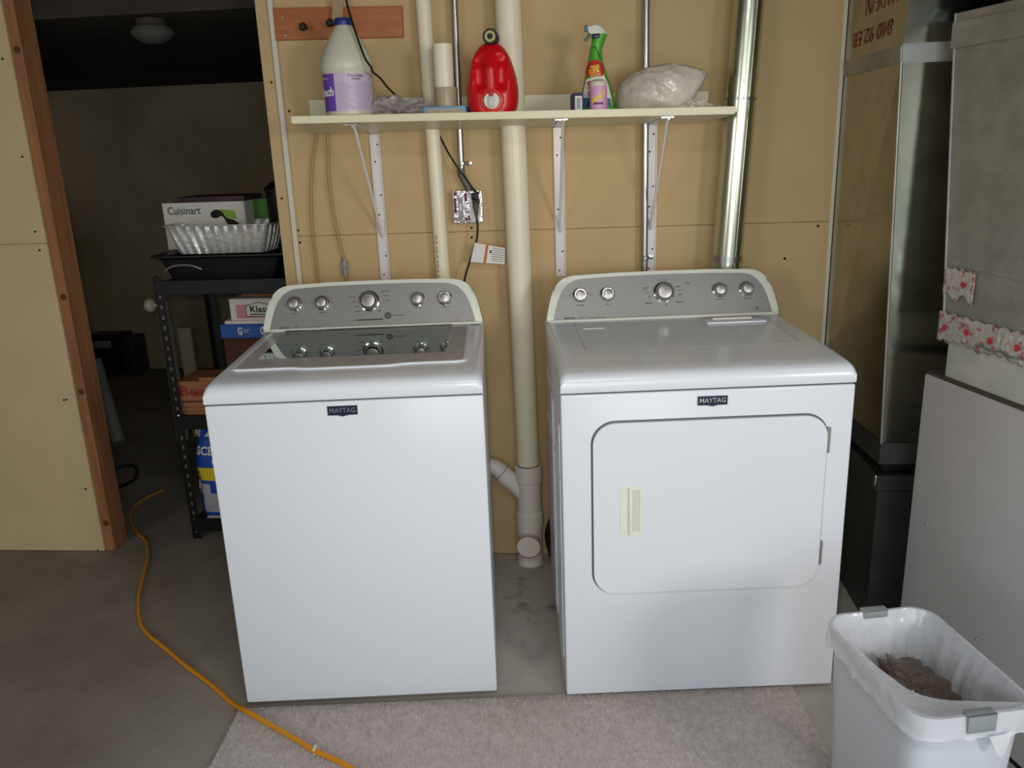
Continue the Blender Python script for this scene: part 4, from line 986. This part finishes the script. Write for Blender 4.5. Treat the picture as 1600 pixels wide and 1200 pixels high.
# ------------------------------------------------------------------ trash bin with liner
bc = Vector((0.748, -1.362, 0.017)); brot = math.radians(12)
t = thing('trash_bin', 'white plastic trash bin with grey liner clips in front of the furnace', 'bin', bc, brot)
BW, BL, BH = 0.118, 0.172, 0.483
def rr3(hw, hl, r, z, n=8, wob=0, seed=0, s=1.0):
    out = []
    for i, (x, y) in enumerate(rrect(-hw, hw, -hl, hl, r, n)):
        out.append(Vector((x, y, z)))
    return out
def dens(hw, hl, r, z, N=120):
    P_ = rrect(-hw, hw, -hl, hl, r, 10); P_.append(P_[0]); L_ = [0]
    for a_, b_ in zip(P_, P_[1:]): L_.append(L_[-1]+math.hypot(b_[0]-a_[0], b_[1]-a_[1]))
    out = []; k = 0
    for i in range(N):
        s_ = L_[-1]*i/N
        while L_[k+1] < s_: k += 1
        f_ = (s_-L_[k])/max(1e-9, L_[k+1]-L_[k]); a_, b_ = P_[k], P_[k+1]
        out.append(Vector((a_[0]+(b_[0]-a_[0])*f_, a_[1]+(b_[1]-a_[1])*f_, z)))
    return out
body = [dens(0.088, 0.138, 0.04, 0.0), dens(0.092, 0.142, 0.04, 0.004), dens(0.109, 0.163, 0.045, BH-0.03), dens(0.116, 0.170, 0.048, BH-0.028), dens(0.119, 0.173, 0.05, BH-0.004), dens(0.117, 0.171, 0.05, BH), dens(0.113, 0.167, 0.046, BH), dens(0.105, 0.159, 0.043, BH-0.035), dens(0.086, 0.136, 0.038, 0.012)]
obj('bin_body', MB().rings(body), M_bin, t, smooth=50)
for y, s_ in ((0.172, 1), (-0.172, -1)):
    c_ = MB()
    M = Matrix.Translation((0.0 if s_ > 0 else 0.0, y, BH)) @ (Matrix.Rotation(PI, 4, 'Z') if s_ > 0 else Matrix.Identity(4))
    c_.box(-0.027, 0.027, -0.009, -0.005, -0.028, 0.008, 0.0015, M=M); c_.box(-0.027, 0.027, -0.009, 0.011, 0.004, 0.008, 0.0015, M=M)
    c_.box(-0.027, 0.027, 0.008, 0.011, -0.010, 0.008, 0.0015, M=M)
    obj('liner_clip', c_, M_grey, t)
t2 = thing('bin_liner', 'white translucent bag lining the trash bin, folded over its rim', 'bag', bc+Vector((0, 0, 0.1)), brot)
rings = []
spec = [(0.1215, 0.1755, 0.050, BH-0.043, 0.009, 0.004), (0.1225, 0.177, 0.052, BH-0.030, 0.004, 0.002), (0.1215, 0.1755, 0.052, BH-0.006, 0, 0.001), (0.1195, 0.173, 0.050, BH+0.0025, 0, 0.0005), (0.113, 0.167, 0.047, BH+0.003, 0, 0.0005),
        (0.109, 0.163, 0.045, BH-0.008, 0, 0.001), (0.103, 0.156, 0.043, BH-0.04, 0.004, 0.008), (0.097, 0.150, 0.042, BH-0.08, 0.006, 0.013), (0.092, 0.143, 0.04, BH-0.13, 0.006, 0.016), (0.086, 0.136, 0.036, BH-0.19, 0.006, 0.010), (0.070, 0.118, 0.03, BH-0.24, 0.0, 0.012)]
for ri, (hw, hl, r_, z, dz, wob) in enumerate(spec):
    ring = dens(hw, hl, r_, z-0.1, 160); out = []
    for i, p_ in enumerate(ring):
        a_ = math.atan2(p_.y, p_.x); n1 = noise.noise(Vector((math.cos(a_)*7, math.sin(a_)*7, ri*0.25))); n2 = noise.noise(Vector((math.cos(a_)*18, math.sin(a_)*18, 4+ri*0.3)))
        q_ = p_*1.0; f_ = 1+(wob*(n1+0.6*n2))/0.13; sgn = 1 if ri > 4 else 1
        if ri > 4: f_ = 1-abs(wob*(n1+0.6*n2))/0.10
        elif ri < 2: f_ = 1+abs(wob*(n1+0.6*n2))/0.13
        out.append(Vector((q_.x*f_, q_.y*f_, q_.z+dz*(n1*1.2+0.5*n2))))
    rings.append(out)
o = obj('liner_film', MB().rings(rings, cap0=False, cap1=True), M_liner, t2, smooth=60)
# a stretched fold crossing the near corner and the pulled tie
inner_ = [(-0.112, 0.10, -.096), (-0.086, 0.0, -.112), (-0.066, -0.06, -.117), (-0.052, -0.085, -.115), (-0.036, -0.10, -.113), (-0.018, -0.112, -.110), (0.004, -0.122, -.107), (0.10, -0.155, -.098)]
outer_ = [(-0.116, 0.10, -.0968), (-0.116, 0.0, -.0968), (-0.116, -0.121, -.0968), (-0.112, -0.140, -.0968), (-0.102, -0.156, -.0968), (-0.086, -0.166, -.0968), (-0.067, -0.170, -.0968), (0.10, -0.170, -.0968)]
mid_ = [((a_[0]+b_[0])/2, (a_[1]+b_[1])/2, (a_[2]+b_[2])/2-0.004) for a_, b_ in zip(inner_, outer_)]
q = MB(); q.rings([[Vector((x, y, BH+z)) for x, y, z in row] for row in (inner_, mid_, outer_)], closed=False, cap0=False, cap1=False)
obj('stretched_fold', q, M_liner, t2)
q = MB(); q.rings([[Vector((0.012, -0.185, BH-0.135)), Vector((0.034, -0.187, BH-0.132)), Vector((0.055, -0.184, BH-0.132))], [Vector((0.022, -0.188, BH-0.155)), Vector((0.036, -0.191, BH-0.165)), Vector((0.050, -0.188, BH-0.150))], [Vector((0.032, -0.187, BH-0.175)), Vector((0.040, -0.189, BH-0.178)), Vector((0.046, -0.187, BH-0.172))]], closed=False, cap0=False, cap1=False)
obj('loose_tail', q, M_liner, t2)
def inbin(co, n0):
    z = co.z if co.z < 0.03 else 0.03+(co.z-0.03)*0.45
    v = Matrix.Rotation(brot, 3, 'Z') @ Vector((max(-0.072, min(0.072, co.x)), max(-0.122, min(0.122, co.y)), z)); return v
setp(blob('trash_wrapper', tuple(bc+Vector((0.0, 0.0, BH-0.108))), 0.078, 0.130, 0.060, M_trash, 0.5, 2.6, 6.6, sub=5, post=inbin), 'crumpled brownish clear wrapping inside the lined trash bin', 'trash')

# ------------------------------------------------------------------ rug
def rug():
    A_, B_ = Vector((-0.868, -0.940, 0)), Vector((0.664, -0.783, 0)); C_ = Vector((0.80, -1.95, 0)); D_ = Vector((-0.80, -2.05, 0))
    t = thing('carpet_remnant', 'pale pinkish beige carpet remnant on the concrete before the machines', 'rug', (0, -1.4, 0))
    mb = MB(); base = [A_, D_, C_, B_]
    mb.rings([[Vector((p.x, p.y, 0.0005)) for p in base], [Vector((p.x, p.y, 0.009)) for p in base]])
    obj('carpet_backing', mb, M_rug, t, world=True, smooth=0)
    rnd = random.Random(3); vs = []; fs_ = []
    for i in range(110000):
        u, v = rnd.random(), rnd.random()**1.6
        if rnd.random() < 0.05: v = rnd.random()*0.006
        p = A_.lerp(B_, u).lerp(D_.lerp(C_, u), v)
        a_ = rnd.random()*PI; w2 = 0.0011; h = 0.006+rnd.random()*0.005; lx, ly = (rnd.random()-.5)*0.006, (rnd.random()-.5)*0.006
        k = len(vs); c_, s_ = math.cos(a_)*w2, math.sin(a_)*w2
        y0 = p.y+1.4
        vs += [(p.x-c_, y0-s_, 0.007), (p.x+c_, y0+s_, 0.007), (p.x+lx, y0+ly, 0.007+h)]; fs_.append((k, k+1, k+2))
    me = bpy.data.meshes.new('pile'); me.from_pydata(vs, [], fs_); me.update()
    setp(obj('carpet_pile', me, M_rug, t, smooth=0), kind='stuff')
rug()
# yellow cord
path = [(255, 765), (225, 780), (207, 795), (203, 812), (214, 832), (228, 846), (231, 870), (224, 900), (217, 930), (218, 968), (230, 990), (252, 1008), (290, 1040), (330, 1070), (362, 1098)]
P3 = [Z(px, py, 0.007) for px, py in path]
hi_ = [Z(px, py, 0.0225) for px, py in ((386, 1112), (425, 1134), (470, 1160), (492, 1173), (530, 1190), (570, 1212), (640, 1250))]
t = thing('extension_cord', 'orange-yellow cord snaking over the concrete and across the carpet corner', 'cord', tuple(P3[8]))
obj('cable', MB().tube(P3+hi_, lambda k: 0.0044+0.0026*min(1, k*1.4), 10), M_cord, t, world=True)
p = Z(492, 1172, 0.0225)
obj('clip', MB().box(p.x-0.003, p.x+0.003, p.y-0.008, p.y+0.010, 0.014, 0.032, 0.001), M_white, t, world=True)

# ------------------------------------------------------------------ storage room beyond the doorway
yb = 0.115
t = thing('storage_shelving', 'black metal shelving unit standing in the dark room past the doorway', 'shelving', (-1.1, 0.32, 0))
def post(x, y, sx2, sy3):
    m = MB(); m.box(x, x+0.034*sx2, y, y+0.002*sy3, 0, 1.07); m.box(x, x+0.002*sx2, y, y+0.034*sy3, 0, 1.07)
    return m
for x, y, a_, b_ in ((-1.50, yb, 1, 1), (-0.60, yb, -1, 1), (-1.50, yb+0.42, 1, -1), (-0.60, yb+0.42, -1, -1)):
    o = obj('post', post(x, y, a_, b_), M_blackm, t, world=True)
    if x < -1 and y < 0.2:
        hh = MB()
        for i in range(26): hh.prism(rrect(-0.004, 0.004, -0.008, 0.008, 0.003, 3), 0, 0.0006, at(x+0.017, y, 0.035+i*0.04))
        setp(obj('post_slots', hh, mat('slot_light', srgb(96, 96, 92), 0.6), o, world=True), kind='stuff')
        for z in (1.047, 1.018, 0.525, 0.495, 0.085, 0.06):
            obj('rivet', MB().lathe([(0.005, 0), (0.005, 0.002), (0.002, 0.003)], (x+0.017, y, z), 'y', 12), M_chrome, o, world=True)
for z in (1.0, 0.47, 0.035):
    obj('beam', MB().box(-1.498, -0.602, yb-0.003, yb+0.02, z, z+0.055, 0.002, 1), M_blackm, t, world=True)
    obj('shelf_panel', MB().box(-1.495, -0.605, yb+0.02, yb+0.42, z+0.028, z+0.044, 0.001, 1), M_dark, t, world=True)
p = Y(236, 477, yb+0.01)
obj('round_knob', MB().lathe([(0.006, 0.05), (0.006, 0.02), (0.022, 0.012), (0.027, 0.0), (0.022, -0.014), (0.001, -0.022)], (p.x-0.002, yb+0.01, p.z), 'x', 24), mat('dusty_white', srgb(126, 124, 108), 0.5), t, world=True)
ZT, ZM, ZB = 1.044, 0.514, 0.079
# roasting tray
t = thing('roasting_tray', 'wide black roasting tray on top of the shelving, under the foil pan', 'tray', (-1.245, yb+0.17, ZT))
mb = MB()
def tr(hw, hl, z): return dens(hw, hl, 0.03, z, 60)
mb.rings([tr(0.205, 0.13, 0.0), tr(0.235, 0.155, 0.085), tr(0.265, 0.175, 0.095), tr(0.265, 0.175, 0.100), tr(0.228, 0.148, 0.094), tr(0.20, 0.125, 0.006)])
obj('tray_body', mb, M_blackm, t)
obj('tray_handle', MB().tube([(-0.20, -0.172, 0.05), (-0.16, -0.178, 0.066), (-0.10, -0.178, 0.066), (-0.06, -0.172, 0.05)], 0.004, 8), M_knob, t)
# foil pan
t = thing('foil_pan', 'ribbed aluminium foil roasting pan in front of the kitchen gadget box', 'pan', (-1.245, yb+0.15, ZT+0.101))
rings = []
for z, k, rib in ((0, 0.80, 0.010), (0.03, 0.86, 0.012), (0.07, 0.93, 0.012), (0.098, 0.98, 0.006), (0.102, 1.0, 0.0), (0.103, 1.07, 0.0), (0.106, 1.075, 0), (0.106, 1.0, 0), (0.10, 0.965, 0.006), (0.03, 0.845, 0.01), (0.004, 0.77, 0.006)):
    ring = dens(0.205*k, 0.125*k, 0.04*k, z, 240)
    out = []
    for i, p_ in enumerate(ring):
        s_ = math.sin(i/240*2*PI*34); f_ = rib*(1 if s_ > 0.1 else -0.2); n = p_.copy(); n.z = 0; n.normalize()
        out.append(p_+n*f_*0.6)
    rings.append(out)
obj('pan_body', MB().rings(rings), M_foil, t, smooth=30)
# gadget box
a = Y(252, 318, yb+0.20); b = Y(383, 322, yb+0.20)
t = thing('kitchen_gadget_box', 'white and green kitchen gadget box standing behind the foil pan', 'box', (-1.30, yb+0.30, ZT+0.101), -0.03)
wbx = b.x-a.x
x0 = a.x+1.30; x1 = b.x+1.30; hz = a.z-(ZT+0.101)
obj('carton', MB().box(x0, x1, -0.10, 0.08, 0, hz, 0.002, 1), mat('carton_white', srgb(196, 194, 186), 0.5), t)
obj('green_side', MB().prism([(0.0, 0.0), (0.07, 0.0), (0.085, hz*1.04), (0.0, hz*0.98)], -0.1, 0.02, Matrix.Translation((x1+0.001, 0, 0)) @ FRONT), mat('carton_green', srgb(58, 110, 30), 0.5), t)
obj('dark_top', MB().box(x0+0.06, x1, -0.09, 0.08, hz, hz+0.020, 0.004), mat('maroon', srgb(60, 38, 42), 0.6), t)
obj('lettering', text('Cuisinart', 0.135, 0.030, at(x0+0.088, -0.1005, hz-0.030), 0.0006, bold=0.01), M_print, t)
obj('lettering', text('HAND BLENDER', 0.130, 0.012, at(x0+0.09, -0.1005, hz-0.056), 0.0004), mat('pale_green_print', srgb(196, 204, 168), 0.6), t)
g = MB(); g.tube([(x0+0.20, -0.101, hz-0.05), (x0+0.235, -0.101, hz-0.045), (x0+0.26, -0.101, hz-0.07), (x0+0.30, -0.101, hz-0.098)], lambda k: 0.010+0.006*math.sin(k*9), 8)
obj('printed_picture', g, M_hole, t)
obj('printed_square', MB().prism([(0, 0), (0.056, -0.008), (0.060, -0.04), (0.004, -0.030)], 0, 0.0006, at(x1-0.095, -0.1005, hz-0.028)), mat('lime_print', srgb(120, 160, 50), 0.5), t)
# black things at right on the top shelf
p = Y(424, 285, yb+0.2)
t = thing('black_canister', 'black lidded pot beside the gadget box, half hidden by the door strip', 'pot', (p.x+0.03, yb+0.25, ZT+0.1))
obj('pot_body', MB().lathe([(0.06, 0), (0.07, 0.01), (0.072, 0.21), (0.066, 0.215)], n=28), M_blackm, t)
obj('pot_lid', MB().lathe([(0.077, 0.212), (0.077, 0.223), (0.05, 0.245), (0.014, 0.252), (0.014, 0.275), (0.020, 0.285), (0.001, 0.288)], n=28), M_black, t)
# middle shelf
p = Y(262, 605, yb+0.02)
t = thing('cardboard_carton', 'flat cardboard carton with red lettering on the middle shelf', 'box', (-1.37, yb+0.10, ZM))
obj('carton', MB().box(-0.115, 0.115, -0.08, 0.10, 0.065, 0.145, 0.002, 1), M_card, t)
obj('top_flap', MB().box(-0.02, 0.07, -0.08, -0.074, 0.145, 0.160, 0.001, 1), M_card, t)
obj('lettering', text('Beach', 0.175, 0.040, at(-0.018, -0.0805, 0.106), 0.0006, bold=0.03), mat('brick_print', srgb(150, 50, 44), 0.6), t)
for i in range(3):
    setp(obj('wooden_slat', MB().box(-1.475+0.003*i, -1.20, yb+0.025-0.004*i, yb+0.16, ZM+0.021*i, ZM+0.021*i+0.019, 0.002, 1), M_card),
         ('bottom', 'middle', 'topmost')[i]+' of three thin boards stacked under the lettered cardboard carton', 'board', 'thin boards under the carton')
t = thing('brown_box', 'dark brown box behind the lettered carton on the middle shelf', 'box', (-1.18, yb+0.24, ZM))
obj('carton', MB().box(-0.15, 0.17, -0.09, 0.10, 0, 0.295, 0.003, 1), M_cardd, t)
obj('side_tape', MB().box(0.0, 0.04, -0.0915, -0.09, 0.02, 0.27), M_card, t)
z = ZM+0.295
t = thing('blue_carton', 'low blue carton with small white logos, second in the stack', 'box', (-1.16, yb+0.22, z))
obj('carton', MB().box(-0.155, 0.20, -0.12, 0.08, 0.0, 0.055, 0.002, 1), M_blue, t)
obj('carton_liner', MB().box(-0.135, 0.20, -0.115, 0.075, 0.055, 0.068, 0.001, 1), M_white, t)
for x in (-0.075, 0.015):
    obj('logo', text('G', 0.018, 0.032, at(x, -0.1205, 0.028), 0.0006, bold=0.04), M_white, t)
    obj('lettering', text('General', 0.028, 0.007, at(x+0.028, -0.1205, 0.034), 0.0006), M_white, t)
    obj('lettering', text('Mills', 0.018, 0.006, at(x+0.024, -0.1205, 0.024), 0.0006), M_white, t)
z += 0.068
t = thing('open_white_carton', 'white and pink open carton with framed name, on the blue carton', 'box', (-1.14, yb+0.22, z))
obj('carton', MB().box(-0.13, 0.18, -0.11, 0.07, 0.0, 0.085, 0.003, 1), M_white, t)
obj('pink_panel', MB().box(-0.105, 0.18, -0.1108, -0.11, 0.008, 0.062, 0.0, 1), mat('pink_print', srgb(206, 140, 150), 0.6), t)
fr = MB().prism([(-0.055, -0.028), (0.055, -0.028), (0.055, 0.016), (0.03, 0.022), (0.0, 0.030), (-0.03, 0.022), (-0.055, 0.016)], 0, 0.0006, at(-0.01, -0.111, 0.042)); obj('name_frame', fr, M_print, t)
fr = MB().prism([(-0.052, -0.025), (0.052, -0.025), (0.052, 0.013), (0.03, 0.019), (0.0, 0.027), (-0.03, 0.019), (-0.052, 0.013)], 0.0006, 0.001, at(-0.01, -0.111, 0.042)); obj('name_plate', fr, M_white, t)
obj('lettering', text('Klass', 0.075, 0.026, at(-0.01, -0.112, 0.044), 0.0006, bold=0.02), M_hole, t)
obj('underline', MB().box(-0.05, 0.03, -0.1126, -0.112, 0.021, 0.026), M_print, t)
fl_ = MB(); fl_.rings([[Vector((-0.10, -0.05, 0.085)), Vector((0.18, -0.05, 0.085)), Vector((0.18, -0.046, 0.085)), Vector((-0.10, -0.046, 0.085))], [Vector((-0.085, 0.03, 0.165)), Vector((0.18, 0.03, 0.168)), Vector((0.18, 0.034, 0.168)), Vector((-0.085, 0.034, 0.165))]])
obj('cardboard_flap', fl_, M_card, t)
# small white things beside
p = Y(345, 474, yb+0.2)
# litter bag on the lower shelf
t = thing('blue_litter_bag', 'blue and yellow printed bag on the lowest shelf beside the washer', 'bag', (-1.375, yb+0.12, ZB))
bb = MB(); rings = []
for k in range(13):
    z = k/12*0.385; hw = 0.110*(1-0.10*(k/12)**3)*(0.94+0.06*math.sin(k*1.1)); hd = 0.085*(1-0.75*max(0, (k-7)/5)**2)*(0.9+0.1*min(1, k/2))
    rings.append([Vector((hw*math.copysign(abs(math.cos(a))**0.5, math.cos(a)), hd*math.copysign(abs(math.sin(a))**0.6, math.sin(a)), z)) for a in [2*PI*j/40 for j in range(40)]])
bb.rings(rings); obj('bag_body', bb, mat('bag_blue', srgb(34, 84, 176), 0.35, bump=0.003, bscale=20), t, smooth=60)
def bag_y(z, x):
    k = z/0.385*12; hw = 0.110*(1-0.10*(k/12)**3)*(0.94+0.06*math.sin(k*1.1)); hd = 0.085*(1-0.75*max(0, (k-7)/5)**2)*(0.9+0.1*min(1, k/2))
    q_ = min(0.99, abs(x)/hw); c_ = q_**(1/0.5); return -hd*max(0.0, 1-c_*c_)**0.3
def bstick(poly, m, name, off): return stick(poly, m, name, off, t, yfun=bag_y)
bstick([(-0.110, 0.16), (-0.10, 0.215), (0.02, 0.215), (-0.01, 0.16)], M_yellow, 'yellow_banner', 0.002)
bstick([(-0.098, 0.335), (-0.105, 0.372), (-0.07, 0.378), (-0.07, 0.335)], M_white, 'white_corner', 0.002)
bstick([(-0.05, 0.338), (-0.02, 0.374), (0.10, 0.374), (0.10, 0.338)], M_white, 'white_banner', 0.002)
bstick([(-0.112, 0.02), (-0.108, 0.105), (0.10, 0.105), (0.11, 0.02)], mat('bag_grey', srgb(176, 172, 178), 0.4), 'grey_panel', 0.002)
bstick([(-0.112, 0.105), (-0.108, 0.145), (-0.04, 0.145), (-0.04, 0.10)], M_lav, 'pale_panel', 0.0022)
for s_, x, z, w_, h_, m in (('SCENTED', 0.012, 0.285, 0.19, 0.034, M_white), ('13', 0.0, 0.240, 0.034, 0.018, M_white), ('SCENTED', 0.085, 0.135, 0.15, 0.026, M_white), ('REFRESH', 0.075, 0.06, 0.13, 0.03, mat('orange_print', srgb(230, 90, 60), 0.5))):
    me = text(s_, w_, h_, Matrix.Identity(4), 0.0008, bold=0.03)
    for v in me.vertices:
        X_, Z_ = x+v.co.x, z+v.co.y; v.co = Vector((X_, bag_y(Z_, X_)-0.0035-v.co.z, Z_))
    obj('lettering', me, m, t)
cb = MB().box(-1.435, -1.33, yb+0.005, yb+0.03, ZB, ZB+0.012, 0.002)
setp(obj('white_card', cb, M_white), 'small white card on the lowest shelf under the blue bag', 'card')

# further into the room
t = thing('heater_unit', 'dark low appliance against the far wall of the dark room', 'appliance', (-3.30, 2.70, 0))
obj('housing', MB().box(-0.16, 0.10, -0.1, 0.13, 0.03, 0.30, 0.012), M_blackm, t)
obj('grey_strip', MB().box(-0.11, 0.06, -0.106, -0.1, 0.225, 0.275, 0.003), M_grey, t)
obj('side_panel', MB().box(0.10, 0.19, -0.06, 0.13, 0.0, 0.28, 0.01), M_galvd, t)
for x in (-0.12, 0.1): obj('foot', MB().lathe([(0.02, 0), (0.02, 0.035)], (x, 0, 0), n=12), M_black, t)
a = Z(186, 695, 0.0); b = Y(163, 560, a.y+0.28)
cyl = MB().cyl((a.x, a.y, 0.012), (b.x-0.02, a.y+0.22, b.z), 0.036, 24)
setp(obj('leaning_pipe', cyl, mat('dusty_pipe', srgb(150, 150, 146), 0.5)), 'loose white plastic pipe propped in the dark room by the doorway', 'pipe')
bk = MB().box(b.x-0.16, b.x-0.02, a.y+0.16, a.y+0.30, 0, b.z-0.03, 0.006)
setp(obj('dark_crate', bk, M_blackm), 'narrow dark crate that the loose white pipe leans against', 'crate')
cpts = [Z(px, py, 0.006) for px, py in ((150, 736), (182, 731), (205, 727), (214, 734), (211, 748), (196, 757), (172, 768), (150, 776))]
setp(obj('black_cable', MB().tube(cpts, 0.007, 10), M_black), 'black cable looped on the floor just inside the doorway', 'cable')
for i, (px0, px1, py0, py1, lab, nm) in enumerate(((262, 278, 470, 590, 'narrow pale board standing behind the shelving', 'leaning_board'), (280, 300, 515, 585, 'short pale board standing right of the narrow one', 'leaning_board'))):
    pa, pb = Z(px0, py1+10, 0), Y(px1, py0, 1.3)
    x0 = Y(px0, py1, 1.3).x; x1 = Y(px1, py1, 1.3).x; zt = pb.z
    setp(obj(nm, MB().box(x0, x1, 1.3+0.05*i, 1.33+0.05*i, 0, zt, 0.003), M_concwall), lab+' in the dark room', 'board')
p = Z(235, 30, 1.965)
t = thing('ceiling_light', 'small round light fixture on the dark ceiling past the doorway', 'light', (p.x, p.y, 1.965))
obj('fixture_base', MB().lathe([(0.05, 0.0), (0.05, -0.02), (0.04, -0.03)], n=28), MATS['dark_joists'], t)
obj('glass_dome', MB().lathe([(0.065, -0.028), (0.075, -0.045), (0.06, -0.065), (0.03, -0.08), (0.001, -0.082)], n=28), mat('opal', srgb(74, 74, 72), 0.5), t)
